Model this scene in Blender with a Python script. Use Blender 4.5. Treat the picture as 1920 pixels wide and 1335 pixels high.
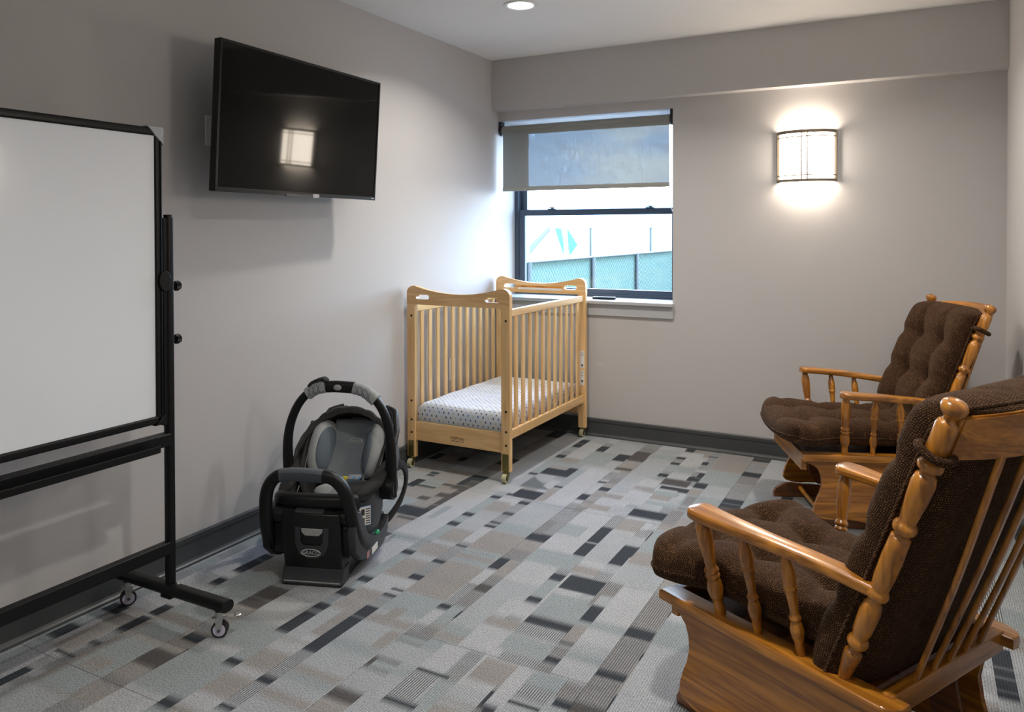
import bpy, bmesh, math, random
from math import sin, cos, pi, radians
from mathutils import Vector, Matrix
random.seed(7)
C = bpy.context.scene.collection
for o in list(bpy.data.objects): bpy.data.objects.remove(o)

# ---------------------------------------------------------------- camera
cd = bpy.data.cameras.new('camera'); cam = bpy.data.objects.new('camera', cd); C.objects.link(cam)
YAW, PITCH, ROLL, FPX, CY = -.48733, -.0125295, -.00176838, 1451.043, 451.196
fw = Vector((sin(YAW)*cos(PITCH), cos(YAW)*cos(PITCH), sin(PITCH)))
rt = Vector((cos(YAW), -sin(YAW), 0)); up = rt.cross(fw)
r2 = rt*cos(ROLL)+up*sin(ROLL); u2 = up*cos(ROLL)-rt*sin(ROLL)
M = Matrix((r2, u2, -fw)).transposed().to_4x4(); M.translation = Vector((2.5391773, -4.5936, 1.30551))
cam.matrix_world = M
cd.sensor_fit = 'HORIZONTAL'; cd.sensor_width = 36; cd.lens = FPX/1920*36
cd.shift_y = (CY-667.5)/1920; cd.clip_start = .02; cd.clip_end = 2000
bpy.context.scene.camera = cam

# ---------------------------------------------------------------- light
S = bpy.context.scene
S.view_settings.view_transform = 'Standard'; S.view_settings.look = 'None'
S.view_settings.gamma = 1; S.view_settings.use_curve_mapping = False
S.view_settings.exposure = 0.52
try:
    S.cycles.max_bounces = 10; S.cycles.diffuse_bounces = 6; S.cycles.transparent_max_bounces = 12
    S.cycles.sample_clamp_indirect = 6
except Exception: pass
SKY = 16.5; DOWN = 10.0; SCONCE_W = 1.6; SHADE = 17.0
w = bpy.data.worlds.new('World'); S.world = w; w.use_nodes = True
nt = w.node_tree; nt.nodes.clear()
N = nt.nodes.new; Lk = nt.links.new
tc = N('ShaderNodeTexCoord'); sx = N('ShaderNodeSeparateXYZ'); Lk(tc.outputs['Generated'], sx.inputs[0])
cr = N('ShaderNodeValToRGB'); Lk(sx.outputs['Z'], cr.inputs[0])
cr.color_ramp.elements[0].position = 0; cr.color_ramp.elements[0].color = (.60, .78, 1, 1)
cr.color_ramp.elements[1].position = .55; cr.color_ramp.elements[1].color = (.18, .38, .85, 1)
mp = N('ShaderNodeMapping'); mp.inputs['Scale'].default_value = (3.5, 3.5, 12); Lk(tc.outputs['Generated'], mp.inputs[0])
ns = N('ShaderNodeTexNoise'); ns.inputs['Scale'].default_value = 1.6; ns.inputs['Detail'].default_value = 6; Lk(mp.outputs[0], ns.inputs[0])
cl = N('ShaderNodeValToRGB'); Lk(ns.outputs[0], cl.inputs[0]); cl.color_ramp.elements[0].position = .48; cl.color_ramp.elements[1].position = .62
mx = N('ShaderNodeMix'); mx.data_type = 'RGBA'; Lk(cl.outputs[0], mx.inputs[0]); Lk(cr.outputs[0], mx.inputs[6]); mx.inputs[7].default_value = (1, 1, 1, 1)
bg = N('ShaderNodeBackground'); Lk(mx.outputs[2], bg.inputs[0]); bg.inputs[1].default_value = SKY
wo = N('ShaderNodeOutputWorld'); Lk(bg.outputs[0], wo.inputs[0])
def area(name, loc, size, power, col=(1, 1, 1), rot=(0, 0, 0), spread=None, shape='DISK', size_y=None):
    l = bpy.data.lights.new(name, 'AREA'); l.energy = power; l.color = col; l.shape = shape; l.size = size
    if size_y: l.size_y = size_y
    if spread: l.spread = spread
    o = bpy.data.objects.new(name, l); o.location = loc; o.rotation_euler = rot; C.objects.link(o); return o
RW, RB, H = 2.914, -5.7, 2.44      # right wall x, rear wall y, ceiling
# the window as a light portal (a sampling aid for the sky light only)
po = area('window_portal', (.60, .33, 1.46), 1.2, 0, rot=(radians(-90), 0, 0), shape='RECTANGLE', size_y=1.17)
po.data.cycles.is_portal = True

# ---------------------------------------------------------------- helpers
def srgb(r, g=None, b=None):
    if g is None: g = b = r
    f = lambda c: (c/255/12.92) if c/255 <= .04045 else ((c/255+.055)/1.055)**2.4
    return (f(r), f(g), f(b), 1)
MATS = {}
def mat(name, col, rough=.6, metal=0, noise=0, nscale=20, bump=0, bscale=60, emit=None, estr=0, coat=0, spec=.5):
    if name in MATS: return MATS[name]
    m = bpy.data.materials.new(name); m.use_nodes = True; t = m.node_tree; b = t.nodes['Principled BSDF']
    if len(col) == 3: col = (*col, 1)
    b.inputs['Base Color'].default_value = col; b.inputs['Roughness'].default_value = rough; b.inputs['Metallic'].default_value = metal
    b.inputs['Specular IOR Level'].default_value = spec
    if coat: b.inputs['Coat Weight'].default_value = coat; b.inputs['Coat Roughness'].default_value = .12
    tc = t.nodes.new('ShaderNodeTexCoord')
    if noise:
        n = t.nodes.new('ShaderNodeTexNoise'); n.inputs['Scale'].default_value = nscale; n.inputs['Detail'].default_value = 5
        t.links.new(tc.outputs['Object'], n.inputs[0])
        mxx = t.nodes.new('ShaderNodeMix'); mxx.data_type = 'RGBA'; t.links.new(n.outputs[0], mxx.inputs[0])
        mxx.inputs[6].default_value = tuple(c*(1-noise) for c in col[:3])+(1,); mxx.inputs[7].default_value = tuple(min(1, c*(1+noise)) for c in col[:3])+(1,)
        t.links.new(mxx.outputs[2], b.inputs['Base Color'])
    if bump:
        n = t.nodes.new('ShaderNodeTexNoise'); n.inputs['Scale'].default_value = bscale; n.inputs['Detail'].default_value = 3
        t.links.new(tc.outputs['Object'], n.inputs[0])
        bp = t.nodes.new('ShaderNodeBump'); bp.inputs['Strength'].default_value = bump; bp.inputs['Distance'].default_value = .002
        t.links.new(n.outputs[0], bp.inputs['Height']); t.links.new(bp.outputs[0], b.inputs['Normal'])
    if emit: b.inputs['Emission Color'].default_value = (*emit[:3], 1); b.inputs['Emission Strength'].default_value = estr
    MATS[name] = m; return m
def wood(name, light, dark, axis='Z', rough=.3, coat=.5, scale=1.0, contrast=1.0):
    """grain running along axis, in object space"""
    if name in MATS: return MATS[name]
    m = bpy.data.materials.new(name); m.use_nodes = True; t = m.node_tree; b = t.nodes['Principled BSDF']; n = t.nodes.new; l = t.links.new
    tc = n('ShaderNodeTexCoord'); mp = n('ShaderNodeMapping')
    s = {'X': (1.6, 22, 22), 'Y': (22, 1.6, 22), 'Z': (22, 22, 1.6)}[axis]
    mp.inputs['Scale'].default_value = tuple(v*scale for v in s); l(tc.outputs['Object'], mp.inputs[0])
    no = n('ShaderNodeTexNoise'); no.inputs['Scale'].default_value = 1.0; no.inputs['Detail'].default_value = 3; no.inputs['Distortion'].default_value = .6; l(mp.outputs[0], no.inputs[0])
    mu = n('ShaderNodeMath'); mu.operation = 'MULTIPLY'; mu.inputs[1].default_value = 7; l(no.outputs[0], mu.inputs[0])
    fr = n('ShaderNodeMath'); fr.operation = 'PINGPONG'; fr.inputs[1].default_value = 1; l(mu.outputs[0], fr.inputs[0])
    mp2 = n('ShaderNodeMapping'); mp2.inputs['Scale'].default_value = tuple(v*scale*7 for v in s); l(tc.outputs['Object'], mp2.inputs[0])
    n2 = n('ShaderNodeTexNoise'); n2.inputs['Scale'].default_value = 1; n2.inputs['Detail'].default_value = 2; l(mp2.outputs[0], n2.inputs[0])
    ad = n('ShaderNodeMath'); ad.operation = 'MULTIPLY_ADD'; ad.inputs[1].default_value = .55*contrast; l(fr.outputs[0], ad.inputs[0])
    m3 = n('ShaderNodeMath'); m3.operation = 'MULTIPLY'; m3.inputs[1].default_value = .45; l(n2.outputs[0], m3.inputs[0]); l(m3.outputs[0], ad.inputs[2])
    cr = n('ShaderNodeValToRGB'); l(ad.outputs[0], cr.inputs[0])
    cr.color_ramp.elements[0].position = .1; cr.color_ramp.elements[0].color = light
    cr.color_ramp.elements[1].position = .95; cr.color_ramp.elements[1].color = dark
    l(cr.outputs[0], b.inputs['Base Color']); b.inputs['Roughness'].default_value = rough
    b.inputs['Coat Weight'].default_value = coat; b.inputs['Coat Roughness'].default_value = .15
    bp = n('ShaderNodeBump'); bp.inputs['Strength'].default_value = .15; bp.inputs['Distance'].default_value = .001; l(n2.outputs[0], bp.inputs['Height']); l(bp.outputs[0], b.inputs['Normal'])
    MATS[name] = m; return m

def obj(name, bm, m, parent=None, smooth=None, recalc=True, **kw):
    if recalc: bmesh.ops.recalc_face_normals(bm, faces=bm.faces)
    me = bpy.data.meshes.new(name); bm.to_mesh(me); bm.free()
    if m: me.materials.append(m)
    o = bpy.data.objects.new(name, me); C.objects.link(o)
    if parent: o.parent = parent
    if smooth is not None:
        for p in me.polygons: p.use_smooth = True
        if smooth > 0:
            try: me.set_sharp_from_angle(angle=radians(smooth))
            except Exception: pass
    for k, v in kw.items(): o[k] = v
    return o
def each(name, bm, m, parent=None, smooth=None):
    """one object for every loose piece of bm"""
    seen = set(); out = []
    for v in bm.verts:
        if v in seen: continue
        st = [v]; isl = []
        seen.add(v)
        while st:
            a = st.pop(); isl.append(a)
            for e in a.link_edges:
                b = e.other_vert(a)
                if b not in seen: seen.add(b); st.append(b)
        mp = {}; b2 = bmesh.new()
        for a in isl: mp[a] = b2.verts.new(a.co)
        for f in {f for a in isl for f in a.link_faces}: b2.faces.new([mp[a] for a in f.verts])
        out.append(obj(name, b2, m, parent, smooth=smooth))
    bm.free(); return out
def tag(o, label, cat, group=None):
    o['label'] = label; o['category'] = cat
    if group: o['group'] = group
    return o
def thing(name, label, cat, loc=(0, 0, 0), rz=0, group=None):
    o = bpy.data.objects.new(name, None); C.objects.link(o); o.location = loc; o.rotation_euler = (0, 0, rz); o.empty_display_size = .05
    return tag(o, label, cat, group)
def struct(name, bm, m, parent=None, **k):
    o = obj(name, bm, m, parent, **k); o['kind'] = 'structure'; return o
def box(bm, x0, x1, y0, y1, z0, z1, bev=0, mtx=None):
    vs = [bm.verts.new(v) for v in [(x0,y0,z0),(x1,y0,z0),(x1,y1,z0),(x0,y1,z0),(x0,y0,z1),(x1,y0,z1),(x1,y1,z1),(x0,y1,z1)]]
    fs = [bm.faces.new([vs[i] for i in f]) for f in [(0,3,2,1),(4,5,6,7),(0,1,5,4),(1,2,6,5),(2,3,7,6),(3,0,4,7)]]
    if bev:
        r = bmesh.ops.bevel(bm, geom=list({e for f in fs for e in f.edges}), offset=bev, segments=2, affect='EDGES', profile=.5)
        vs = list({v for f in r['faces'] for v in f.verts} | {v for v in vs if v.is_valid})
    if mtx: bmesh.ops.transform(bm, matrix=mtx, verts=vs)
    return bm
def B(*a, **k): return box(bmesh.new(), *a, **k)
def prism(bm, pts, a0, a1, axis='Y', bev=0):
    """extrude a 2D outline along axis; pts in the two other axes (XZ for Y, YZ for X, XY for Z)"""
    f = {'Y': lambda p, a: (p[0], a, p[1]), 'X': lambda p, a: (a, p[0], p[1]), 'Z': lambda p, a: (p[0], p[1], a)}[axis]
    v0 = [bm.verts.new(f(p, a0)) for p in pts]; v1 = [bm.verts.new(f(p, a1)) for p in pts]; n = len(pts)
    fs = [bm.faces.new(v0[::-1]), bm.faces.new(v1)]
    fs += [bm.faces.new((v0[i], v0[(i+1) % n], v1[(i+1) % n], v1[i])) for i in range(n)]
    if bev:
        ed = list(set(fs[0].edges) | set(fs[1].edges))
        bmesh.ops.bevel(bm, geom=ed, offset=bev, segments=2, affect='EDGES', profile=.5)
    return bm
def catmull(pts, n=6, closed=False):
    P = [Vector(p) for p in pts]; out = []; m = len(P)
    rng = range(m if closed else m-1)
    for i in rng:
        p0 = P[(i-1) % m] if closed or i > 0 else P[0]*2-P[1]
        p1 = P[i]; p2 = P[(i+1) % m]
        p3 = P[(i+2) % m] if closed or i+2 < m else P[-1]*2-P[-2]
        for k in range(n):
            t = k/n
            out.append(.5*((2*p1)+(-p0+p2)*t+(2*p0-5*p1+4*p2-p3)*t*t+(-p0+3*p1-3*p2+p3)*t**3))
    if not closed: out.append(P[-1])
    return out
def sweep(bm, path, prof, upv=(0, 0, 1), closed=False, scales=None, caps=True):
    """prof: 2D points (side, up) swept along path; scales: per point (side, up) factors"""
    P = [Vector(p) for p in path]; n = len(P); rings = []; upv = Vector(upv)
    for i in range(n):
        if closed: t = P[(i+1) % n]-P[i-1]
        else: t = P[min(i+1, n-1)]-P[max(i-1, 0)]
        t.normalize(); s = t.cross(upv)
        if s.length < 1e-5: s = t.cross(Vector((1, 0, 0)))
        s.normalize(); u = s.cross(t); sc = scales[i] if scales else (1, 1)
        rings.append([bm.verts.new(P[i]+s*a*sc[0]+u*b*sc[1]) for a, b in prof])
    m = len(prof)
    for i in range(n if closed else n-1):
        a, b = rings[i], rings[(i+1) % n]
        for j in range(m): bm.faces.new((a[j], a[(j+1) % m], b[(j+1) % m], b[j]))
    if not closed and caps: bm.faces.new(rings[0][::-1]); bm.faces.new(rings[-1])
    return bm
def circ(r, n=12, r2=None): return [(r*cos(2*pi*i/n), (r2 or r)*sin(2*pi*i/n)) for i in range(n)]
def rrect(w, h, r, n=3):
    out = []
    for cx, cy, a0 in ((w/2-r, h/2-r, 0), (-w/2+r, h/2-r, 90), (-w/2+r, -h/2+r, 180), (w/2-r, -h/2+r, 270)):
        for k in range(n+1):
            a = radians(a0+90*k/n); out.append((cx+r*cos(a), cy+r*sin(a)))
    return out
def tube(bm, pts, r, n=12, smooth=0, closed=False, upv=(0, 0, 1), r2=None, scales=None):
    p = catmull(pts, smooth, closed) if smooth else pts
    return sweep(bm, p, circ(r, n, r2), upv, closed, scales)
def lathe(bm, prof, p0, p1, n=20):
    """prof: (t 0..1, r) along p0->p1"""
    p0 = Vector(p0); p1 = Vector(p1); d = p1-p0; a = d.normalized()
    s = a.cross(Vector((1, 0, 0))) if abs(a.x) < .9 else a.cross(Vector((0, 1, 0)))
    s.normalize(); u = a.cross(s); rings = []
    for t, r in prof:
        c = p0+d*t; rings.append([bm.verts.new(c+(s*cos(2*pi*k/n)+u*sin(2*pi*k/n))*max(r, 1e-4)) for k in range(n)])
    for A, Bb in zip(rings, rings[1:]):
        for k in range(n): bm.faces.new((A[k], A[(k+1) % n], Bb[(k+1) % n], Bb[k]))
    bm.faces.new(rings[0][::-1]); bm.faces.new(rings[-1]); return bm
def ellipsoid(bm, c, r, e=1.0, rot=None, nu=20, nv=12):
    pw = lambda v, q: math.copysign(abs(v)**q, v); V = []
    R = rot.to_3x3() if rot else Matrix.Identity(3); c = Vector(c)
    for j in range(1, nv):
        ph = -pi/2+pi*j/nv
        V.append([bm.verts.new(c+R@Vector((r[0]*pw(cos(ph), e)*pw(cos(2*pi*i/nu), e), r[1]*pw(cos(ph), e)*pw(sin(2*pi*i/nu), e), r[2]*pw(sin(ph), e)))) for i in range(nu)])
    lo = bm.verts.new(c+R@Vector((0, 0, -r[2]))); hi = bm.verts.new(c+R@Vector((0, 0, r[2])))
    for A, Bb in zip(V, V[1:]):
        for i in range(nu): bm.faces.new((A[i], A[(i+1) % nu], Bb[(i+1) % nu], Bb[i]))
    for i in range(nu): bm.faces.new((lo, V[0][(i+1) % nu], V[0][i])); bm.faces.new((hi, V[-1][i], V[-1][(i+1) % nu]))
    return bm
def grid(bm, fn, nu, nv, closed_u=False):
    V = [[bm.verts.new(fn(i/(nu if closed_u else nu-1), j/(nv-1))) for i in range(nu)] for j in range(nv)]
    for j in range(nv-1):
        for i in range(nu if closed_u else nu-1):
            bm.faces.new((V[j][i], V[j][(i+1) % nu], V[j+1][(i+1) % nu], V[j+1][i]))
    return V
def text_bm(s, size, extrude=.0004, sx=1, sy=1):
    cu = bpy.data.curves.new('t', 'FONT'); cu.body = s; cu.size = size; cu.extrude = extrude; cu.align_x = 'CENTER'; cu.align_y = 'CENTER'
    o = bpy.data.objects.new('t', cu); C.objects.link(o)
    dg = bpy.context.evaluated_depsgraph_get(); me = bpy.data.meshes.new_from_object(o.evaluated_get(dg))
    bm = bmesh.new(); bm.from_mesh(me); bpy.data.objects.remove(o); bpy.data.curves.remove(cu); bpy.data.meshes.remove(me)
    bmesh.ops.transform(bm, matrix=Matrix.Diagonal((sx, sy, 1, 1)), verts=bm.verts); return bm
def frame_mtx(origin, xdir, ydir):
    x = Vector(xdir).normalized(); y = Vector(ydir); y = (y-x*y.dot(x)).normalized(); z = x.cross(y)
    m = Matrix((x, y, z)).transposed().to_4x4(); m.translation = Vector(origin); return m
def xf(bm, m): bmesh.ops.transform(bm, matrix=m, verts=bm.verts); return bm

# ---------------------------------------------------------------- room
m_wall = mat('wall_paint', (.498, .482, .478), .75, noise=.02, nscale=3, bump=.12, bscale=220)
m_ceil = mat('ceiling_paint', (.76, .75, .73), .8, bump=.1, bscale=200)
m_base = mat('dark_grey_baseboard', srgb(66, 68, 70), .38, noise=.1, nscale=4)
m_jamb = mat('sill_laminate', srgb(178, 180, 184), .45, noise=.05, nscale=9)
WX, WZ0, WZ1, REC = 1.205, .865, 2.045, .25       # window opening: x 0..WX, reveal depth
struct('wall_left', B(-.12, 0, RB-.12, .40, -.05, H+.1), m_wall)
struct('wall_right', B(RW, RW+.12, RB-.12, 0, -.05, H+.1), m_wall)
bm = bmesh.new(); box(bm, WX, RW+.12, 0, .40, -.05, H+.1); box(bm, 0, WX, 0, .40, -.05, WZ0-.02); box(bm, 0, WX, 0, .40, WZ1, H+.1)
struct('wall_back', bm, m_wall)
struct('wall_rear', B(-.12, RW+.12, RB-.12, RB, -.05, H+.1), m_wall)
struct('trim_1', B(0, RW, -.084, 0, 2.106, H), m_wall)       # the painted bulkhead above the window wall
bm = bmesh.new(); box(bm, -.12, RW+.12, RB-.12, .40, H, H+.1); 
ceil = struct('ceiling', bm, m_ceil)
floor = struct('floor', B(-.12, RW+.12, RB-.12, .40, -.06, -.007), mat('subfloor', srgb(40, 42, 44), .9))
def baseboard(name, p0, p1, nrm):
    prof = [(0, 0), (.022, 0), (.020, .008), (.014, .013), (.010, .020), (.010, .088), (.0135, .092), (.0135, .110), (.011, .114), (0, .114)]
    bm = bmesh.new(); n = Vector(nrm); v0 = []; v1 = []
    for a, b in prof:
        v0.append(bm.verts.new(Vector(p0)+n*a+Vector((0, 0, b)))); v1.append(bm.verts.new(Vector(p1)+n*a+Vector((0, 0, b))))
    k = len(prof)
    for i in range(k): bm.faces.new((v0[i], v0[(i+1) % k], v1[(i+1) % k], v1[i]))
    bm.faces.new(v0); bm.faces.new(v1[::-1]); struct(name, bm, m_base)
baseboard('baseboard_left', (0, RB, 0), (0, 0, 0), (1, 0, 0))
baseboard('baseboard_back', (.0, 0, 0), (RW, 0, 0), (0, -1, 0))
baseboard('baseboard_right', (RW, RB, 0), (RW, 0, 0), (-1, 0, 0))
baseboard('baseboard_rear', (0, RB, 0), (RW, RB, 0), (0, 1, 0))

# ---------------------------------------------------------------- carpet tiles
CC = {'K': (58, 62, 67, 0), 'D': (82, 80, 79, 0), 'W': (166, 168, 171, .05), 'L': (155, 159, 162, .04), 'G': (142, 150, 152, .06),
      'B': (141, 138, 135, .03), 'M': (130, 132, 134, .25), 'T': (116, 114, 113, .28), 'S': (116, 119, 122, .6), 't': (90, 96, 100, .2)}
PATCH = """W,0.517,0.668,-1.874,-1.245;W,0.611,0.750,-1.208,-1.100;B,0.384,0.476,-1.900,-1.280;L,0.664,0.732,-1.184,-0.895;L,0.882,1.033,-1.557,-1.251;G,0.662,0.720,-1.876,-1.270;L,0.673,0.829,-1.702,-1.467;K,0.662,0.717,-1.310,-1.270;K,0.667,0.718,-1.574,-1.529;K,0.665,0.720,-1.701,-1.652;K,0.821,0.875,-1.593,-1.571;K,0.819,0.874,-1.646,-1.616;K,0.823,0.870,-1.322,-1.279;K,0.827,0.871,-1.477,-1.443;K,0.828,0.873,-1.880,-1.861;M,0.828,0.882,-2.047,-1.924;K,0.828,0.885,-2.056,-2.023;M,0.838,0.880,-2.182,-2.080;K,0.831,0.880,-2.212,-2.179;K,0.679,0.713,-2.045,-2.002;G,0.681,0.717,-2.277,-2.056;G,0.672,0.720,-1.876,-1.835;B,0.714,0.823,-1.858,-1.717;B,0.717,0.810,-2.011,-1.901;B,0.723,0.817,-2.172,-2.067;B,0.728,0.802,-1.437,-1.332;T,1.055,1.116,-1.627,-1.442;K,1.055,1.143,-1.678,-1.609;B,1.054,1.156,-1.813,-1.683;T,1.051,1.143,-1.889,-1.779;K,1.060,1.103,-2.002,-1.890;S,1.064,1.098,-2.208,-2.160;W,1.066,1.084,-2.150,-2.006;B,0.888,1.047,-1.875,-1.665;B,0.914,1.042,-2.116,-2.076;B,0.892,1.044,-1.967,-1.929;K,0.719,0.864,-0.857,-0.747;t,0.723,0.872,-1.077,-0.931;K,0.729,0.872,-1.241,-1.125;K,0.412,0.458,-1.215,-1.075;D,0.358,0.503,-1.261,-1.232;K,0.196,0.247,-1.167,-1.139;G,0.201,0.237,-1.213,-1.185;G,0.244,0.347,-1.317,-1.200;K,0.253,0.358,-1.328,-1.305;G,0.032,0.086,-1.178,-1.106;D,0.359,0.413,-1.489,-1.441;D,0.416,0.507,-1.416,-1.357;K,0.361,0.493,-1.691,-1.578;D,0.409,0.506,-1.733,-1.707;G,0.546,0.584,-1.672,-1.504;K,0.717,0.874,-0.849,-0.745;T,0.909,0.931,-0.723,-0.614;K,0.884,0.926,-1.028,-0.998;B,0.883,0.934,-1.244,-1.042;K,0.763,0.875,-1.244,-1.131;t,0.726,0.873,-1.082,-0.926;W,0.936,1.099,-1.308,-0.620;M,1.043,1.080,-0.797,-0.655;K,1.046,1.102,-0.854,-0.824;K,1.042,1.099,-1.135,-1.044;M,1.041,1.107,-1.245,-1.189;T,1.049,1.141,-1.279,-1.243;M,1.054,1.137,-1.441,-1.288;M,1.052,1.124,-1.602,-1.438;K,1.061,1.144,-1.682,-1.610;B,1.060,1.157,-1.794,-1.684;G,0.713,0.881,-0.689,-0.611;G,0.838,0.985,-0.595,-0.332;K,0.982,1.038,-0.452,-0.315;D,1.044,1.130,-0.393,-0.213;B,1.064,1.145,-0.591,-0.427;D,1.035,1.143,-0.602,-0.558;W,1.125,1.149,-0.569,-0.099;G,1.144,1.285,-0.312,-0.219;K,1.291,1.339,-0.256,-0.210;M,1.287,1.343,-0.313,-0.257;K,1.295,1.340,-0.372,-0.324;G,1.292,1.328,-0.515,-0.413;K,1.295,1.340,-0.609,-0.552;G,1.351,1.448,-0.492,-0.383;W,1.348,1.451,-0.603,-0.525;K,1.447,1.492,-0.138,-0.117;K,1.450,1.487,-0.305,-0.243;M,1.447,1.483,-0.375,-0.322;M,1.443,1.489,-0.527,-0.455;K,1.452,1.485,-0.612,-0.537;W,1.318,1.425,-0.365,-0.093;D,1.348,1.489,-0.725,-0.619;K,1.366,1.499,-0.796,-0.746;G,1.364,1.486,-0.893,-0.825;G,1.358,1.499,-1.040,-0.991;K,1.357,1.512,-1.224,-1.122;K,1.514,1.555,-0.704,-0.615;B,1.516,1.560,-0.822,-0.728;T,1.521,1.558,-0.979,-0.842;T,1.528,1.556,-1.040,-1.010;T,1.514,1.563,-1.244,-1.061;W,1.253,1.350,-0.798,-0.679;B,1.255,1.351,-0.865,-0.813;W,1.236,1.365,-1.080,-0.883;B,1.093,1.253,-1.046,-0.984;B,1.101,1.251,-1.228,-1.157;L,1.247,1.354,-1.245,-1.127;M,1.299,1.334,-1.297,-1.253;S,1.298,1.340,-1.400,-1.302;K,1.294,1.345,-1.534,-1.379;K,1.309,1.348,-1.586,-1.455;K,1.303,1.351,-1.736,-1.598;G,1.305,1.329,-1.882,-1.749;B,1.342,1.448,-1.407,-1.265;L,1.344,1.460,-1.752,-1.424;W,1.452,1.487,-1.362,-1.269;S,1.454,1.501,-1.434,-1.353;K,1.456,1.511,-1.751,-1.547;B,1.356,1.454,-1.884,-1.817;S,1.458,1.510,-1.895,-1.834;L,1.471,1.520,-1.890,-1.395;W,1.142,1.294,-1.880,-1.256;G,1.162,1.270,-1.562,-1.441;G,1.157,1.287,-1.873,-1.738;K,1.366,1.524,-2.027,-1.903;T,1.517,1.571,-2.007,-1.898;T,1.516,1.536,-2.100,-1.998;G,1.371,1.535,-2.245,-2.074;S,1.371,1.526,-2.262,-2.084;K,1.375,1.526,-2.306,-2.254;S,1.371,1.523,-2.377,-2.311;G,1.379,1.529,-2.488,-2.391;S,1.395,1.532,-2.533,-2.495;K,1.528,1.577,-2.211,-2.090;B,1.529,1.572,-2.366,-2.240;K,1.525,1.575,-2.375,-2.357;T,1.525,1.568,-2.460,-2.390;K,1.528,1.576,-2.494,-2.454;T,1.525,1.575,-2.537,-2.503;W,1.576,1.700,-2.541,-1.907;G,1.567,1.689,-2.244,-2.187;L,1.570,1.684,-2.406,-2.337;G,1.581,1.672,-2.440,-2.397;T,1.685,1.760,-2.222,-1.904;T,1.689,1.768,-2.155,-1.992;K,1.693,1.782,-2.233,-2.167;T,1.688,1.776,-2.482,-2.229;K,1.696,1.783,-2.485,-2.444;T,1.690,1.784,-2.551,-2.483;G,1.492,1.634,-2.635,-2.548;S,1.525,1.628,-2.679,-2.620;K,1.534,1.624,-2.720,-2.706;T,1.634,1.685,-2.643,-2.551;K,1.642,1.694,-2.678,-2.637;T,1.696,1.802,-2.626,-2.549;W,1.477,1.529,-2.754,-2.549;S,1.064,1.104,-2.340,-2.161;K,1.066,1.108,-2.360,-2.323;W,1.070,1.111,-2.493,-2.371;S,1.063,1.113,-2.527,-2.481;B,0.923,0.977,-2.530,-2.421;G,0.901,1.124,-2.453,-2.311;B,0.898,1.044,-2.536,-2.488;B,1.137,1.268,-2.526,-2.479;G,1.159,1.263,-2.483,-2.459;W,1.266,1.369,-2.291,-2.177;B,1.269,1.366,-2.374,-2.319;W,1.271,1.368,-2.538,-2.376;G,1.057,1.214,-2.590,-2.553;L,1.062,1.203,-2.700,-2.596;W,1.211,1.317,-2.692,-2.541;K,1.229,1.323,-2.708,-2.690;S,1.222,1.313,-2.845,-2.710;K,1.220,1.319,-2.875,-2.847;G,1.076,1.214,-2.759,-2.712;L,1.064,1.194,-2.879,-2.766;G,0.891,1.071,-2.722,-2.663;B,1.009,1.051,-2.669,-2.554;B,1.362,1.476,-2.671,-2.548;B,1.353,1.485,-2.793,-2.783;K,0.831,0.883,-2.321,-2.304;K,0.830,0.889,-2.375,-2.349;M,0.845,0.879,-2.445,-2.388;K,0.836,0.880,-2.211,-2.176;K,0.673,0.726,-2.313,-2.273;K,0.664,0.731,-2.439,-2.396;B,0.732,0.832,-2.513,-2.458;K,0.842,0.882,-2.652,-2.543;K,0.204,0.248,-2.598,-2.540;D,0.426,0.515,-2.661,-2.595;B,0.425,0.520,-2.790,-2.659;D,0.425,0.503,-2.593,-2.500;K,0.682,0.726,-2.441,-2.384;K,0.680,0.715,-2.320,-2.300;G,0.682,0.723,-2.519,-2.451;K,0.687,0.733,-2.567,-2.515;K,0.690,0.727,-2.726,-2.585;L,0.728,0.784,-2.780,-2.525;K,0.838,0.889,-2.748,-2.544;G,0.686,0.724,-2.903,-2.729;B,0.735,0.827,-2.917,-2.822;W,0.737,0.836,-2.965,-2.927;K,0.685,0.731,-2.949,-2.911;G,0.680,0.726,-3.005,-2.957;B,0.740,0.830,-3.079,-2.969;S,0.837,0.883,-2.929,-2.831;K,0.845,0.887,-2.972,-2.931;S,0.846,0.874,-3.076,-2.971;K,0.843,0.881,-3.111,-3.088;W,0.514,0.625,-2.644,-2.463;G,0.534,0.656,-2.538,-2.515;G,0.520,0.671,-2.866,-2.707;B,0.883,1.052,-2.880,-2.844;B,0.740,0.845,-2.754,-2.748;G,0.885,1.053,-2.924,-2.868;B,0.902,1.063,-3.016,-2.976;K,0.040,0.096,-3.058,-3.027;K,0.043,0.121,-3.121,-3.117;G,-0.027,0.030,-3.116,-3.000;K,0.054,0.106,-2.912,-2.851;B,0.117,0.221,-3.134,-2.845;K,0.205,0.246,-3.070,-3.047;K,0.210,0.253,-2.911,-2.866;K,0.206,0.244,-2.853,-2.780;G,0.273,0.411,-3.267,-2.859;B,0.294,0.382,-3.165,-3.095;B,0.288,0.407,-2.978,-2.949;D,0.428,0.516,-3.068,-2.989;B,0.422,0.519,-3.144,-3.063;B,0.434,0.507,-2.983,-2.896;K,0.443,0.514,-2.915,-2.860;K,0.153,0.251,-3.146,-3.134;M,0.160,0.227,-3.220,-3.166;K,0.165,0.216,-3.340,-3.233;G,0.683,0.707,-3.135,-3.000;W,0.736,0.765,-3.128,-3.084"""
XB = [.035, .09, .115, .203, .247, .36, .42, .514, .67, .723, .83, .883, .93, 1.054, 1.10, 1.146, 1.212, 1.25, 1.297, 1.349, 1.367, 1.454, 1.512, 1.528, 1.574, 1.692, 1.782]
def snap(x):
    b = min(XB, key=lambda v: abs(v-x)); return b if abs(b-x) < .022 else x
patches = []
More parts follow.
